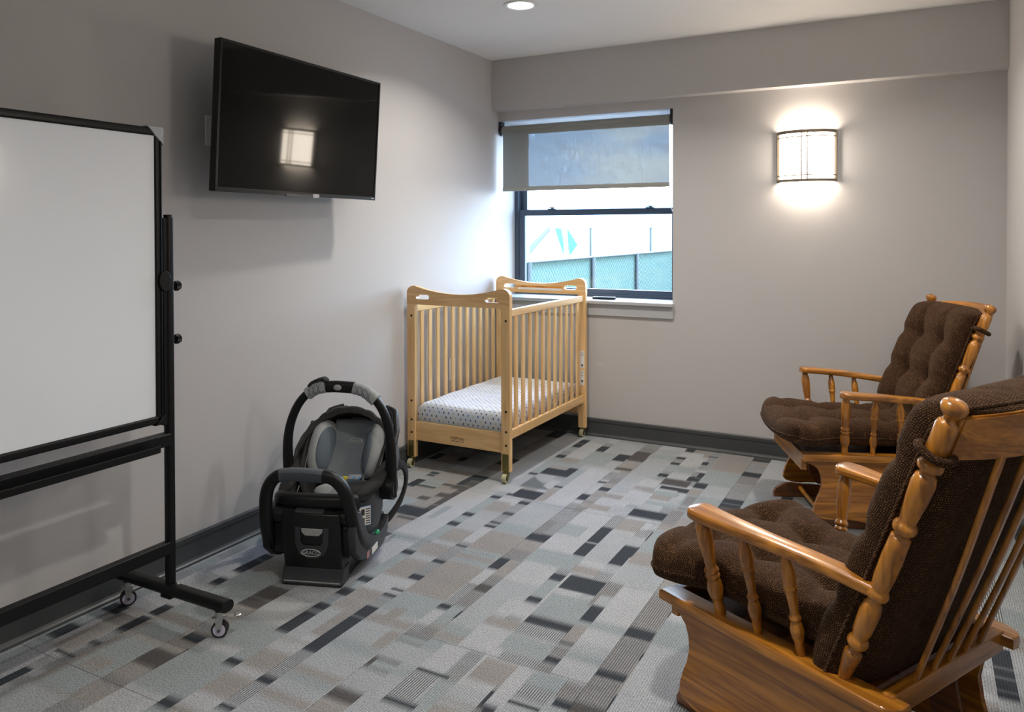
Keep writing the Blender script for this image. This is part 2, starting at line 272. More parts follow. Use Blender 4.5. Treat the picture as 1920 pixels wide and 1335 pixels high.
for l in PATCH.split(';'):
    k, a, b, c, d = l.split(','); patches.append((k, snap(float(a)), snap(float(b)), float(c), float(d)))
rr = random.Random(11)
cols = [(0, .095, 'TBDMK', .12), (.095, .245, 'LWGWL', .3), (.245, .297, 'GGKGM', .11), (.297, .405, 'WBWLB', .16), (.405, .458, 'MWKSL', .1), (.458, .634, 'LGBLG', .28)]
TP = .634; bgp = []
for it in range(-1, 5):
    x0 = .425+TP*it
    sh = rr.random()*.3
    for a, b, ks, ln in cols:
        y = .1
        while y > -5.8:
            h = ln*rr.uniform(.4, 1.3); bgp.append((rr.choice(ks), x0+a, x0+b, y-h, y)); y -= h
    # dark banded area like the ones in view
    for y in (-1.25*1.0, -3.3, -4.4): 
        if it >= 2: bgp.append((rr.choice('KST'), x0+.3, x0+.458, y-.16, y)); bgp.append(('S', x0+.3, x0+.458, y-.34, y-.16))
bgp.sort(key=lambda p: 0)
patches.sort(key=lambda p: -(p[2]-p[1])*(p[4]-p[3]))
allp = bgp+patches
lin = {k: srgb(*v[:3])[:3]+(v[3],) for k, v in CC.items()}
def colour_at(x, y, cand):
    c = [.33, .35, .36, .05]
    for k, a, b, y0, y1 in cand:
        if a <= x < b:
            s = .007 if k in 'KD' else .014
            if y < y0-s or y > y1+s: continue
            w = min(1, max(0, min((y-y0)/s, (y1-y)/s)*.5+.5))
            if k == 't':                       # triangle
                mid = (a+b)/2; f = (y-y0)/(y1-y0)
                if x > b-(b-a)*f*.9: w = 0
            q = lin[k]
            for i in range(4): c[i] += (q[i]-c[i])*w
    return tuple(c)
def carpet_material():
    m = bpy.data.materials.new('carpet_tile_loop_pile'); m.use_nodes = True; t = m.node_tree; b = t.nodes['Principled BSDF']; n = t.nodes.new; l = t.links.new
    at = n('ShaderNodeAttribute'); at.attribute_name = 'pile'; at.attribute_type = 'GEOMETRY'
    tc = n('ShaderNodeTexCoord'); mp = n('ShaderNodeMapping'); mp.inputs['Scale'].default_value = (1, .55, 1); l(tc.outputs['Object'], mp.inputs[0])
    no = n('ShaderNodeTexNoise'); no.inputs['Scale'].default_value = 330; no.inputs['Detail'].default_value = 2; l(mp.outputs[0], no.inputs[0])
    n2 = n('ShaderNodeTexNoise'); n2.inputs['Scale'].default_value = 9; n2.inputs['Detail'].default_value = 3; l(tc.outputs['Object'], n2.inputs[0])
    sp = n('ShaderNodeSeparateXYZ'); l(tc.outputs['Object'], sp.inputs[0])
    wv = n('ShaderNodeMath'); wv.operation = 'MULTIPLY'; wv.inputs[1].default_value = 2*pi/.0078; l(sp.outputs['X'], wv.inputs[0])
    sn = n('ShaderNodeMath'); sn.operation = 'SINE'; l(wv.outputs[0], sn.inputs[0])
    ramp = n('ShaderNodeMapRange'); ramp.inputs[1].default_value = -.25; ramp.inputs[2].default_value = .25; l(sn.outputs[0], ramp.inputs[0])
    st = n('ShaderNodeMath'); st.operation = 'MULTIPLY'; l(ramp.outputs[0], st.inputs[0]); l(at.outputs['Alpha'], st.inputs[1])
    # the stripes pull towards pale grey on one rib and near black on the other
    dk = n('ShaderNodeMix'); dk.data_type = 'RGBA'; dk.blend_type = 'MULTIPLY'; l(at.outputs['Alpha'], dk.inputs[0]); l(at.outputs['Color'], dk.inputs[6]); dk.inputs[7].default_value = (.42, .43, .44, 1)
    lt = n('ShaderNodeMix'); lt.data_type = 'RGBA'; l(st.outputs[0], lt.inputs[0]); l(dk.outputs[2], lt.inputs[6]); lt.inputs[7].default_value = srgb(196, 198, 200)
    mr = n('ShaderNodeMapRange'); mr.inputs[1].default_value = .3; mr.inputs[2].default_value = .7; mr.inputs[3].default_value = .55; mr.inputs[4].default_value = 1.35; l(no.outputs[0], mr.inputs[0])
    mr2 = n('ShaderNodeMapRange'); mr2.inputs[3].default_value = .9; mr2.inputs[4].default_value = 1.1; l(n2.outputs[0], mr2.inputs[0])
    mm = n('ShaderNodeMath'); mm.operation = 'MULTIPLY'; l(mr.outputs[0], mm.inputs[0]); l(mr2.outputs[0], mm.inputs[1])
    rb = n('ShaderNodeMapRange'); rb.inputs[1].default_value = -.9; rb.inputs[2].default_value = .2; rb.inputs[3].default_value = .80; rb.inputs[4].default_value = 1.04; l(sn.outputs[0], rb.inputs[0])
    m0 = mm; mm = n('ShaderNodeMath'); mm.operation = 'MULTIPLY'; l(m0.outputs[0], mm.inputs[0]); l(rb.outputs[0], mm.inputs[1])
    sc = n('ShaderNodeVectorMath'); sc.operation = 'SCALE'; l(lt.outputs[2], sc.inputs[0]); l(mm.outputs[0], sc.inputs['Scale'])
    l(sc.outputs[0], b.inputs['Base Color']); b.inputs['Roughness'].default_value = .95; b.inputs['Specular IOR Level'].default_value = .15
    ab = n('ShaderNodeMath'); ab.operation = 'MULTIPLY_ADD'; l(sn.outputs[0], ab.inputs[0]); ab.inputs[1].default_value = .25; l(no.outputs[0], ab.inputs[2])
    bp = n('ShaderNodeBump'); bp.inputs['Strength'].default_value = .5; bp.inputs['Distance'].default_value = .0025; l(ab.outputs[0], bp.inputs['Height']); l(bp.outputs[0], b.inputs['Normal'])
    return m
m_carpet = carpet_material()
xs0 = [x for x in (.425+TP*k for k in range(-1, 5))]
for ix in range(-1, 4):
    for iy in range(0, 9):
        X0, X1 = max(0, .425+TP*ix), min(RW, .425+TP*(ix+1)); Y1, Y0 = -TP*iy, max(RB, -TP*(iy+1))
        if X0 >= X1 or Y0 >= Y1: continue
        cand = [p for p in allp if p[1] < X1 and p[2] > X0 and p[3] < Y1+.02 and p[4] > Y0-.02]
        bx = sorted({round(v, 4) for p in cand for v in (p[1], p[2]) if X0+.004 < v < X1-.004})
        xs = [X0+.0006]
        for v in bx+[X1-.0006]:
            if v-xs[-1] > .003: xs.append(v)
        xs[-1] = X1-.0006
        if any(p[0] == 't' for p in cand):
            q = []
            for a, b in zip(xs, xs[1:]):
                k = max(1, int((b-a)/.014)); q += [a+(b-a)*i/k for i in range(k)]
            xs = q+[xs[-1]]
        ny = max(2, int((Y1-Y0)/.0145)); ys = [Y0+.0006+(Y1-Y0-.0012)*j/ny for j in range(ny+1)]
        dz = rr.uniform(-.0004, .0004)
        V = []; F = []; K = []
        for j, y in enumerate(ys):
            for x in xs:
                e = -.0006 if j in (0, ny) or x in (xs[0], xs[-1]) else 0
                V.append((x, y, dz+e))
        nx = len(xs)
        for i in range(nx-1):
            xm = (xs[i]+xs[i+1])/2; cs = [colour_at(xm, y, cand) for y in ys]
            for j in range(ny):
                F.append((j*nx+i, j*nx+i+1, (j+1)*nx+i+1, (j+1)*nx+i)); K += [cs[j], cs[j], cs[j+1], cs[j+1]]
        b0 = len(V); V += [(xs[0], ys[0], -.007), (xs[-1], ys[0], -.007), (xs[-1], ys[-1], -.007), (xs[0], ys[-1], -.007)]
        t0, t1, t2, t3 = 0, nx-1, ny*nx+nx-1, ny*nx
        for f in ((b0, b0+1, t1, t0), (b0+1, b0+2, t2, t1), (b0+2, b0+3, t3, t2), (b0+3, b0, t0, t3)):
            F.append(f); K += [(.25, .26, .26, 0)]*4
        me = bpy.data.meshes.new('carpet_tile'); me.from_pydata(V, [], F)
        ca = me.color_attributes.new('pile', 'FLOAT_COLOR', 'CORNER')
        ca.data.foreach_set('color', [c for k in K for c in k]); me.materials.append(m_carpet)
        o = bpy.data.objects.new('carpet_tile', me); C.objects.link(o); o.parent = floor

# ---------------------------------------------------------------- window
m_frame = mat('blue_grey_window_metal', srgb(64, 76, 92), .4, metal=.2)
def glass_material(name, tint=(1, 1, 1, 1), gloss=.06, rough=0.0):
    m = bpy.data.materials.new(name); m.use_nodes = True; t = m.node_tree; t.nodes.clear(); n = t.nodes.new; l = t.links.new
    tr = n('ShaderNodeBsdfTransparent'); tr.inputs[0].default_value = tint; gl = n('ShaderNodeBsdfGlossy'); gl.inputs['Roughness'].default_value = rough
    lw = n('ShaderNodeLayerWeight'); lw.inputs[0].default_value = .12; ad = n('ShaderNodeMath'); ad.operation = 'MULTIPLY_ADD'; ad.inputs[1].default_value = .6; ad.inputs[2].default_value = gloss
    l(lw.outputs['Fresnel'], ad.inputs[0]); mi = n('ShaderNodeMixShader'); l(ad.outputs[0], mi.inputs[0]); l(tr.outputs[0], mi.inputs[1]); l(gl.outputs[0], mi.inputs[2])
    o = n('ShaderNodeOutputMaterial'); l(mi.outputs[0], o.inputs[0]); return m
m_glass = glass_material('window_glass', (.94, .98, .97, 1), .02)
win = bpy.data.objects.new('window_1', None); C.objects.link(win); win['kind'] = 'structure'; win.location = (0, .25, WZ0)
def wpart(name, bm, m, parent=win, **k):
    if parent is win: bmesh.ops.translate(bm, vec=(0, -.25, -WZ0), verts=bm.verts)
    o = obj(name, bm, m, parent, **k); return o
bm = bmesh.new(); box(bm, 0, .030, .24, .32, WZ0, WZ1, .002); box(bm, WX-.030, WX, .24, .32, WZ0, WZ1, .002); box(bm, .028, WX-.028, .24, .32, WZ1-.03, WZ1, .002); box(bm, .028, WX-.028, .24, .32, WZ0, WZ0+.022, .002)
wpart('window_frame', bm, m_frame)
def sash(name, y0, y1, z0, z1, rl, rh, st):
    bm = bmesh.new(); x0, x1 = .032, WX-.032
    box(bm, x0, x0+st, y0, y1, z0, z1, .003); box(bm, x1-st, x1, y0, y1, z0, z1, .003); box(bm, x0+st-.002, x1-st+.002, y0, y1, z0, z0+rl, .003); box(bm, x0+st-.002, x1-st+.002, y0, y1, z1-rh, z1, .003)
    s = wpart(name, bm, m_frame)
    g = B(x0+st-.004, x1-st+.004, (y0+y1)/2-.002, (y0+y1)/2+.002, z0+rl-.004, z1-rh+.004); bmesh.ops.translate(g, vec=(0, -.25, -WZ0), verts=g.verts)
    obj('pane', g, m_glass, s)
sash('lower_sash', .245, .275, WZ0+.018, 1.452, .034, .040, .045)
sash('upper_sash', .280, .310, 1.415, WZ1-.02, .040, .035, .045)
for x in (.255, .955):
    bm = bmesh.new(); box(bm, x, x+.055, .240, .272, 1.452, 1.459, .002); tube(bm, [(x+.03, .255, 1.457), (x+.03, .255, 1.468)], .010, 12); box(bm, x+.008, x+.045, .249, .260, 1.462, 1.469, .002)
    wpart('sash_lock', bm, m_frame)
bm = bmesh.new(); box(bm, 0, WX+.008, -.035, .25, WZ0-.022, WZ0, .004)
struct('trim_2', bm, m_jamb)                       # the window stool
bm = B(0, WX+.006, -.014, 0, .770, WZ0-.022, .002); struct('trim_3', bm, m_jamb)   # its apron

# roller blind
m_bracket = mat('black_plastic', srgb(20, 22, 24), .4)
def blind_material():
    m = bpy.data.materials.new('grey_screen_fabric'); m.use_nodes = True; t = m.node_tree; t.nodes.clear(); n = t.nodes.new; l = t.links.new
    tc = n('ShaderNodeTexCoord'); mp = n('ShaderNodeMapping'); mp.inputs['Scale'].default_value = (330, 1, 14); l(tc.outputs['Object'], mp.inputs[0])
    no = n('ShaderNodeTexNoise'); no.inputs['Scale'].default_value = 1; no.inputs['Detail'].default_value = 3; l(mp.outputs[0], no.inputs[0])
    mr = n('ShaderNodeMapRange'); mr.inputs[1].default_value = .3; mr.inputs[2].default_value = .7; mr.inputs[3].default_value = .085; mr.inputs[4].default_value = .20; l(no.outputs[0], mr.inputs[0])
    di = n('ShaderNodeBsdfDiffuse'); di.inputs[0].default_value = srgb(156, 156, 150); tl = n('ShaderNodeBsdfTranslucent'); tl.inputs[0].default_value = (.10, .12, .14, 1)
    a = n('ShaderNodeMixShader'); a.inputs[0].default_value = .14; l(di.outputs[0], a.inputs[1]); l(tl.outputs[0], a.inputs[2])
    tr = n('ShaderNodeBsdfTransparent'); tr.inputs[0].default_value = (.80, .90, 1, 1)
    mi = n('ShaderNodeMixShader'); l(mr.outputs[0], mi.inputs[0]); l(a.outputs[0], mi.inputs[1]); l(tr.outputs[0], mi.inputs[2])
    o = n('ShaderNodeOutputMaterial'); l(mi.outputs[0], o.inputs[0]); return m
m_blind = blind_material()
m_fab = mat('grey_blind_tube_fabric', srgb(146, 146, 142), .85, noise=.06, nscale=90)
bl = thing('roller_blind', 'grey screen fabric roller blind pulled halfway down over the window', 'blind', (WX/2, .03, WZ1))
T = Matrix.Translation((-WX/2, -.03, -WZ1))
bz = 1.985
obj('roller_tube', xf(tube(bmesh.new(), [(.022, .035, bz), (WX-.022, .035, bz)], .030, 24), T), m_fab, bl, smooth=40)
fb = bmesh.new(); box(fb, .035, WX-.022, .0045, .0055, 1.585, bz-.002); obj('blind_fabric', xf(fb, T), m_blind, bl)
hb = bmesh.new(); sweep(hb, [(.035, .005, 1.586), (WX-.022, .005, 1.586)], rrect(.012, .028, .005)); obj('hem_bar', xf(hb, T), m_fab, bl, smooth=40)
for x in (.003, WX-.019):
    b_ = bmesh.new(); prism(b_, [(.035+.036*cos(2*pi*k/20), bz+.036*sin(2*pi*k/20)) for k in range(20)], x, x+.015, 'X', .002); box(b_, x, x+.012, .005, .065, bz+.02, WZ1-.001, .002)
    obj('bracket', xf(b_, T), m_bracket, bl, smooth=40)
ch = bmesh.new()
for dy in (.0, .035): tube(ch, [(WX-.012, .018+dy, bz), (WX-.012, .018+dy, 1.44)], .0022, 6)
tube(ch, [(WX-.012, .018, 1.44), (WX-.012, .035, 1.425), (WX-.012, .053, 1.44)], .0022, 6, 4)
obj('bead_chain', xf(ch, T), mat('white_plastic', srgb(225, 226, 228), .35), bl, smooth=40)

# small black remote on the sill
rm = thing('remote_control', 'small black remote lying on the window sill beside the crib', 'remote', (.735, .075, WZ0), radians(8))
obj('remote_body', B(-.075, .075, -.021, .021, 0, .017, .006), m_bracket, rm, smooth=40)
bm = bmesh.new()
for i in range(6):
    for j in (-1, 0, 1): ellipsoid(bm, (-.055+i*.018, j*.011, .0172), (.005, .003, .0018), nu=8, nv=6)
obj('button_pad', bm, mat('grey_rubber', srgb(90, 94, 98), .6), rm, smooth=0, kind='stuff')

# ---------------------------------------------------------------- downlights
m_em = mat('downlight_lens', (1, 1, 1), .5, emit=(1, .96, .90), estr=9)
m_wht = mat('white_trim_metal', (.75, .75, .74), .35)
# holes are simply shallow recesses of trim below the ceiling plane
def downlight(x, y, label, p):
    t = thing('downlight', label, 'ceiling light', (x, y, H), 0, 'recessed ceiling downlights')
    bm = bmesh.new(); n = 40
    pr = [(.088, 0), (.088, -.004), (.084, -.006), (.068, -.004), (.064, -.001)]
    R_ = [[bm.verts.new((r*cos(2*pi*k/n), r*sin(2*pi*k/n), z)) for k in range(n)] for r, z in pr]
    for a, b in zip(R_, R_[1:]):
        for k in range(n): bm.faces.new((a[k], a[(k+1) % n], b[(k+1) % n], b[k]))
    obj('trim_ring', bm, m_wht, t, smooth=50)
    bm = bmesh.new(); bmesh.ops.create_circle(bm, cap_ends=True, radius=.064, segments=40); bmesh.ops.translate(bm, vec=(0, 0, -.0012), verts=bm.verts)
    obj('lens', bm, m_em, t, recalc=False)
    a = area('downlight_lamp', (x, y, H-.012), .11, p, (1, .945, .865), spread=radians(140)); return t
downlight(.75, -1.12, 'white round recessed downlight in the ceiling by the window wall corner', DOWN)
downlight(.95, -4.9, 'white round recessed downlight in the ceiling behind the camera', DOWN*.8)
downlight(2.1, -3.2, 'white round recessed downlight in the ceiling above the near glider chair', DOWN*1.1)
downlight(2.1, -1.12, 'white round recessed downlight in the ceiling above the far glider chair', DOWN*.9)

# ---------------------------------------------------------------- wall sconces
m_nick = mat('brushed_nickel_bronze', srgb(128, 116, 100), .45, metal=.3)
m_shade = mat('frosted_sconce_shade', (.9, .88, .84), .5, emit=(1, .88, .73), estr=SHADE)
def sconce(loc, rz, label):
    t = thing('wall_sconce', label, 'wall lamp', loc, rz, 'curved wall sconces')
    Wd, Hh, D = .150, .140, .095           # half width, half height, projection
    arc = lambda s, dd=0: ((Wd+dd)*s, -(D+dd)*(1-abs(s)**2.2)**.55 if abs(s) < 1 else 0)
    SS = [sin(pi/2*(-1+2*k/28)) for k in range(29)]
    bm = bmesh.new(); V0 = [bm.verts.new((arc(s, -.008)[0], arc(s, -.008)[1]-.004, -Hh+.004)) for s in SS]; V1 = [bm.verts.new((arc(s, -.008)[0], arc(s, -.008)[1]-.004, Hh-.004)) for s in SS]
    for k in range(28): bm.faces.new((V0[k], V0[k+1], V1[k+1], V1[k]))
    obj('shade', bm, m_shade, t, smooth=0)
    def band(name, z, h, th=.006, off=0):
        bm = bmesh.new(); sweep(bm, [(arc(s, off)[0], arc(s, off)[1]-.003, z) for s in SS], rrect(th, h, .0015, 1)); obj(name, bm, m_nick, t, smooth=40)
    band('frame_band', Hh-.006, .018, .007, .001); band('frame_band', -Hh+.006, .015, .007, .001); band('thin_bar', Hh-.034, .006, .007, .002); band('thin_bar', -Hh+.034, .006, .007, .002)
    for s in (-1, 1): obj('side_bar', B(s*Wd-.008, s*Wd+.007, -.020, 0, -Hh, Hh, .002), m_nick, t)
    for s in (-.10, .10):
        x, y = arc(s, .002); obj('thin_bar', B(x-.003, x+.003, y-.010, y-.001, -Hh, Hh, .0008), m_nick, t)
    obj('back_plate', B(-.06, .06, -.012, 0, -.05, .05, .003), m_wht, t)
    l = bpy.data.lights.new('sconce_bulb', 'POINT'); l.energy = SCONCE_W; l.color = (1, .87, .72); l.shadow_soft_size = .03
    o = bpy.data.objects.new('sconce_bulb', l); C.objects.link(o)
    o.location = Vector(loc)+Matrix.Rotation(rz, 3, 'Z')@Vector((0, -.05, 0)); return t
sconce((1.969, 0, 1.716), 0, 'lit curved wall sconce on the window wall, right of the window')
sconce((RW, -2.2, 1.66), radians(-90), 'lit curved wall sconce on the right-hand wall, outside the picture')

# ---------------------------------------------------------------- television
m_tvb = mat('black_tv_plastic', (.004, .004, .0045), .28, spec=.35)
m_scr = mat('black_glossy_screen', (.003, .0032, .003), .045, spec=.28)
tv = bpy.data.objects.new('television', None); C.objects.link(tv)
tag(tv, 'flat black television tilted forward on the left wall', 'television')
a_, t_ = -.032, .062
n0 = Vector((cos(a_), -sin(a_), 0)); u_ = Vector((sin(a_), cos(a_), 0)); n_ = n0*cos(t_)-Vector((0, 0, 1))*sin(t_); v_ = Vector((0, 0, 1))*cos(t_)+n0*sin(t_)
m = Matrix((u_, v_, n_)).transposed().to_4x4(); m.translation = Vector((.206, -2.056, 1.741)); tv.matrix_world = m
W_, H_ = .50, .2857       # local x right, y up, z out of the screen
bm = bmesh.new(); box(bm, -W_, W_, -H_, H_, -.035, -.006, .004); box(bm, -W_*.7, W_*.7, -H_*.85, H_*.55, -.062, -.034, .012); obj('housing', bm, m_tvb, tv)
bm = bmesh.new(); b = .010
box(bm, -W_, W_, H_-b, H_, -.01, 0, .0015); box(bm, -W_, W_, -H_, -H_+b*1.7, -.01, 0, .0015); box(bm, -W_, -W_+b, -H_+b, H_-b*.8, -.01, 0, .0015); box(bm, W_-b, W_, -H_+b, H_-b*.8, -.01, 0, .0015)
obj('bezel', bm, m_tvb, tv)
obj('screen', B(-W_+b-.002, W_-b+.002, -H_+b, H_-b+.002, -.012, -.003), m_scr, tv)
s_ = obj('sticker', B(.045, .085, -H_-.004, -H_+.012, -.004, .0012, .0004), mat('silver_sticker', srgb(180, 178, 182), .35), tv)
obj('maker_mark', B(W_-.032, W_-.014, -H_+.0075, -H_+.0115, 0, .0006), mat('silver_print', srgb(190, 190, 192), .4), tv)
obj('sensor_strip', B(-.12, .045, -H_-.003, -H_+.008, -.008, .001, .001), mat('grey_plastic_strip', srgb(70, 70, 72), .25), tv)
# arm bracket reaching the wall
bm = bmesh.new(); box(bm, -.10, .10, -.13, .13, -.075, -.06, .003)
box(bm, -.02, .02, -.03, .03, -.155, -.07, .003)
obj('mount_bracket', bm, m_bracket, tv)
bm = bmesh.new(); box(bm, -.10, .10, -.15, .15, -.192, -.180, .002); box(bm, -.025, .025, -.04, .04, -.182, -.12, .003)
mo = obj('mount_wall_plate', bm, m_bracket, tv)
wp = thing('wall_plate', 'white cable wall plate left of the television', 'wall plate', (0, -2.375, 1.711))
obj('plate', B(0, .006, -.052, .058, -.060, .060, .002), mat('white_wall_plate', (.78, .78, .79), .4), wp)
bm = bmesh.new()
for z in (-.042, .042): ellipsoid(bm, (.006, 0, z), (.0015, .003, .003), nu=8, nv=6)
each('screw', bm, m_nick, wp, smooth=0)
obj('cable', tube(bmesh.new(), [(.005, 0, 0), (.04, .0, -.004), (.08, .05, .0), (.12, .12, .02)], .004, 8, 5), m_bracket, wp, smooth=0)

# outlet behind the crib
ou = thing('power_outlet', 'white power outlet on the left wall behind the crib slats', 'outlet', (0, -.593, .465))
obj('cover_plate', B(0, .005, -.036, .036, -.066, .066, .002), mat('white_wall_plate', (.78, .78, .79)), ou)
for z in (-.028, .028):
    o = obj('socket', B(.004, .0072, -.016, .016, z-.014, z+.014, .001), mat('white_trim_metal', (1, 1, 1)), ou)
    bm = bmesh.new(); box(bm, .0068, .0076, -.008, -.005, z-.005, z+.006); box(bm, .0068, .0076, .005, .008, z-.005, z+.006); each('slot', bm, m_bracket, o)

# ---------------------------------------------------------------- mobile whiteboard
m_blk = mat('black_powder_coated_steel', (.004, .004, .0045), .38, spec=.3)
m_wb = mat('white_enamel_writing_surface', (.80, .84, .90), .09, coat=.5)
m_corner = mat('grey_translucent_plastic', srgb(170, 175, 182), .4)
m_zinc = mat('zinc_plated_steel', (.55, .55, .54), .3, metal=.9)
m_tyre = mat('black_rubber_tyre', (.015, .015, .016), .6)
m_hub = mat('pale_lilac_plastic_wheel', srgb(196, 190, 210), .4)
wx, wy, wl = .31, -2.845, 1.27        # board plane x, y of the near-window post, board length
wb = thing('mobile_whiteboard', 'white rolling whiteboard in black frame by left wall', 'whiteboard', (wx, wy-.65, 0))
T = Matrix.Translation((-wx, -wy+.65, 0))
y1 = wy-.030; y0 = y1-wl; z0, z1 = .672, 1.645
obj('writing_panel', xf(B(wx-.006, wx+.006, y0+.01, y1-.01, z0+.01, z1-.01), T), m_wb, wb)
bm = bmesh.new(); fp = rrect(.024, .026, .006)
for z in (z0+.013, z1-.013): sweep(bm, [(wx, y0, z), (wx, y1, z)], fp)
for y in (y0+.013, y1-.013): sweep(bm, [(wx, y, z0), (wx, y, z1)], fp, upv=(0, 1, 0))
for y in (y0+.006, y1-.006): sweep(bm, [(wx+.013, y, z0+.03), (wx+.013, y, z1-.03)], circ(.003, 6), upv=(0, 1, 0))
obj('frame', xf(bm, T), m_blk, wb, smooth=40)
for y, s in ((y1, -1), (y0, 1)):
    for z, q, mt in ((z1, -1, m_corner), (z0, 1, m_blk)):
        L_ = .055 if q < 0 else .032
        bm = bmesh.new(); prism(bm, [(y+.004*-s, z-.004*q), (y+.004*-s, z+q*L_), (y+s*L_, z-.004*q)], wx-.016, wx+.016, 'X', .002)
        obj('corner_protector', xf(bm, T), mt, wb, label=('grey plastic corner protector' if q < 0 else 'black plastic corner protector'))
def caster(cx, cy, parent, yaw, brake):
    R_ = Matrix.Translation((cx, cy, 0))@Matrix.Rotation(yaw, 4, 'Z'); r = .026
    o = obj('caster_fork', xf(xf(_fork(brake), R_), T), m_zinc, parent, smooth=35)
    w_ = tube(bmesh.new(), [(0, -.011, r), (0, .011, r)], r, 24); obj('tyre', xf(xf(w_, R_), T), m_tyre, o, smooth=35)
    w_ = tube(bmesh.new(), [(0, -.0125, r), (0, .0125, r)], r*.76, 20); obj('wheel', xf(xf(w_, R_), T), m_hub, o, smooth=35)
    w_ = bmesh.new()
    for k in range(5):
        a = 2*pi*k/5; ellipsoid(w_, (r*.46*cos(a), 0, r+r*.46*sin(a)), (.004, .0132, .003), nu=8, nv=6)
    tube(w_, [(0, -.0185, r), (0, .0185, r)], .005, 10)
    obj('wheel_holes', xf(xf(w_, R_), T), mat('dark_violet_plastic', srgb(70, 66, 92), .5), o, smooth=35)
def _fork(brake):
    bm = bmesh.new()
    for s in (-1, 1): prism(bm, [(-.013, .066), (.014, .066), (.006, .022), (-.006, .022)], s*.0145, s*.0165, 'Y')
    box(bm, -.022, .022, -.0165, .0165, .064, .067, .001); tube(bm, [(0, 0, .066), (0, 0, .084)], .016, 16, r2=.016)
    if brake:
        box(bm, .004, .052, -.012, .012, .063, .069, .002); ellipsoid(bm, (.057, 0, .070), (.013, .011, .005), nu=14, nv=8)
    return bm
for py, s in ((wy, 1), (y0-.030, -1)):
    bm = bmesh.new(); sweep(bm, [(wx, py, .085), (wx, py, 1.352)], rrect(.030, .026, .007), upv=(0, 1, 0)); tube(bm, [(wx, py, 1.348), (wx, py, 1.362)], .014, 14)
    obj('post', xf(bm, T), m_blk, wb, smooth=40)
    bm = bmesh.new(); box(bm, wx-.010, wx+.010, py-s*.026 if s > 0 else py+.010, py-.010 if s > 0 else py+.026, .66, 1.35, .002); obj('slide_rail', xf(bm, T), m_blk, wb)
    bm = bmesh.new(); sweep(bm, [(wx-.255, py, .105), (wx+.27, py, .105)], rrect(.050, .036, .0165, 5)); obj('foot', xf(bm, T), m_blk, wb, smooth=40)
    bm = bmesh.new(); box(bm, wx-.024, wx+.024, py-.022, py+.022, .080, .092, .002); obj('foot_plate', xf(bm, T), m_blk, wb, smooth=40)
    obj('bolt', xf(ellipsoid(bmesh.new(), (wx+.03, py+s*.006, .124), (.005, .005, .004), nu=8, nv=6), T), m_zinc, wb, smooth=0)
    for x, br, yw in ((wx-.22, False, radians(60)), (wx+.235, True, radians(32))): caster(x, py, wb, yw, br)
    for z in (1.122, .942):
        bm = bmesh.new(); tube(bm, [(wx, py+s*.010, z), (wx, py+s*.032, z)], .006, 10)
        prism(bm, [((.015 if k % 2 else .011)*cos(pi*k/6), (.015 if k % 2 else .011)*sin(pi*k/6)) for k in range(12)], 0, .016, 'Y', .002)
        kn = bmesh.new(); prism(kn, [(wx+(.017 if k % 2 else .012)*cos(pi*k/6), z+(.017 if k % 2 else .012)*sin(pi*k/6)) for k in range(12)], py+s*.024, py+s*.042, 'Y', .002)
        bm.free(); tube(kn, [(wx, py+s*.008, z), (wx, py+s*.028, z)], .006, 10); obj('knob', xf(kn, T), m_blk, wb)
    bm = bmesh.new(); prism(bm, [(py-s*.026+.022*cos(2*pi*k/24), 1.142+.034*sin(2*pi*k/24)) for k in range(24)], wx+.012, wx+.022, 'X', .002); obj('pivot_disc', xf(bm, T), m_blk, wb)
bm = bmesh.new(); sweep(bm, [(wx, y0-.02, .612), (wx, wy-.008, .612)], rrect(.040, .042, .004)); obj('upper_crossbar', xf(bm, T), m_blk, wb)
bm = bmesh.new(); box(bm, wx, wx+.055, y0+.05, wy-.075, .588, .598, .003); box(bm, wx+.050, wx+.056, y0+.05, wy-.075, .590, .612, .002); obj('pen_tray', xf(bm, T), m_blk, wb)
bm = bmesh.new(); sweep(bm, [(wx, y0-.02, .247), (wx, wy-.008, .247)], rrect(.030, .042, .004)); obj('lower_crossbar', xf(bm, T), m_blk, wb)

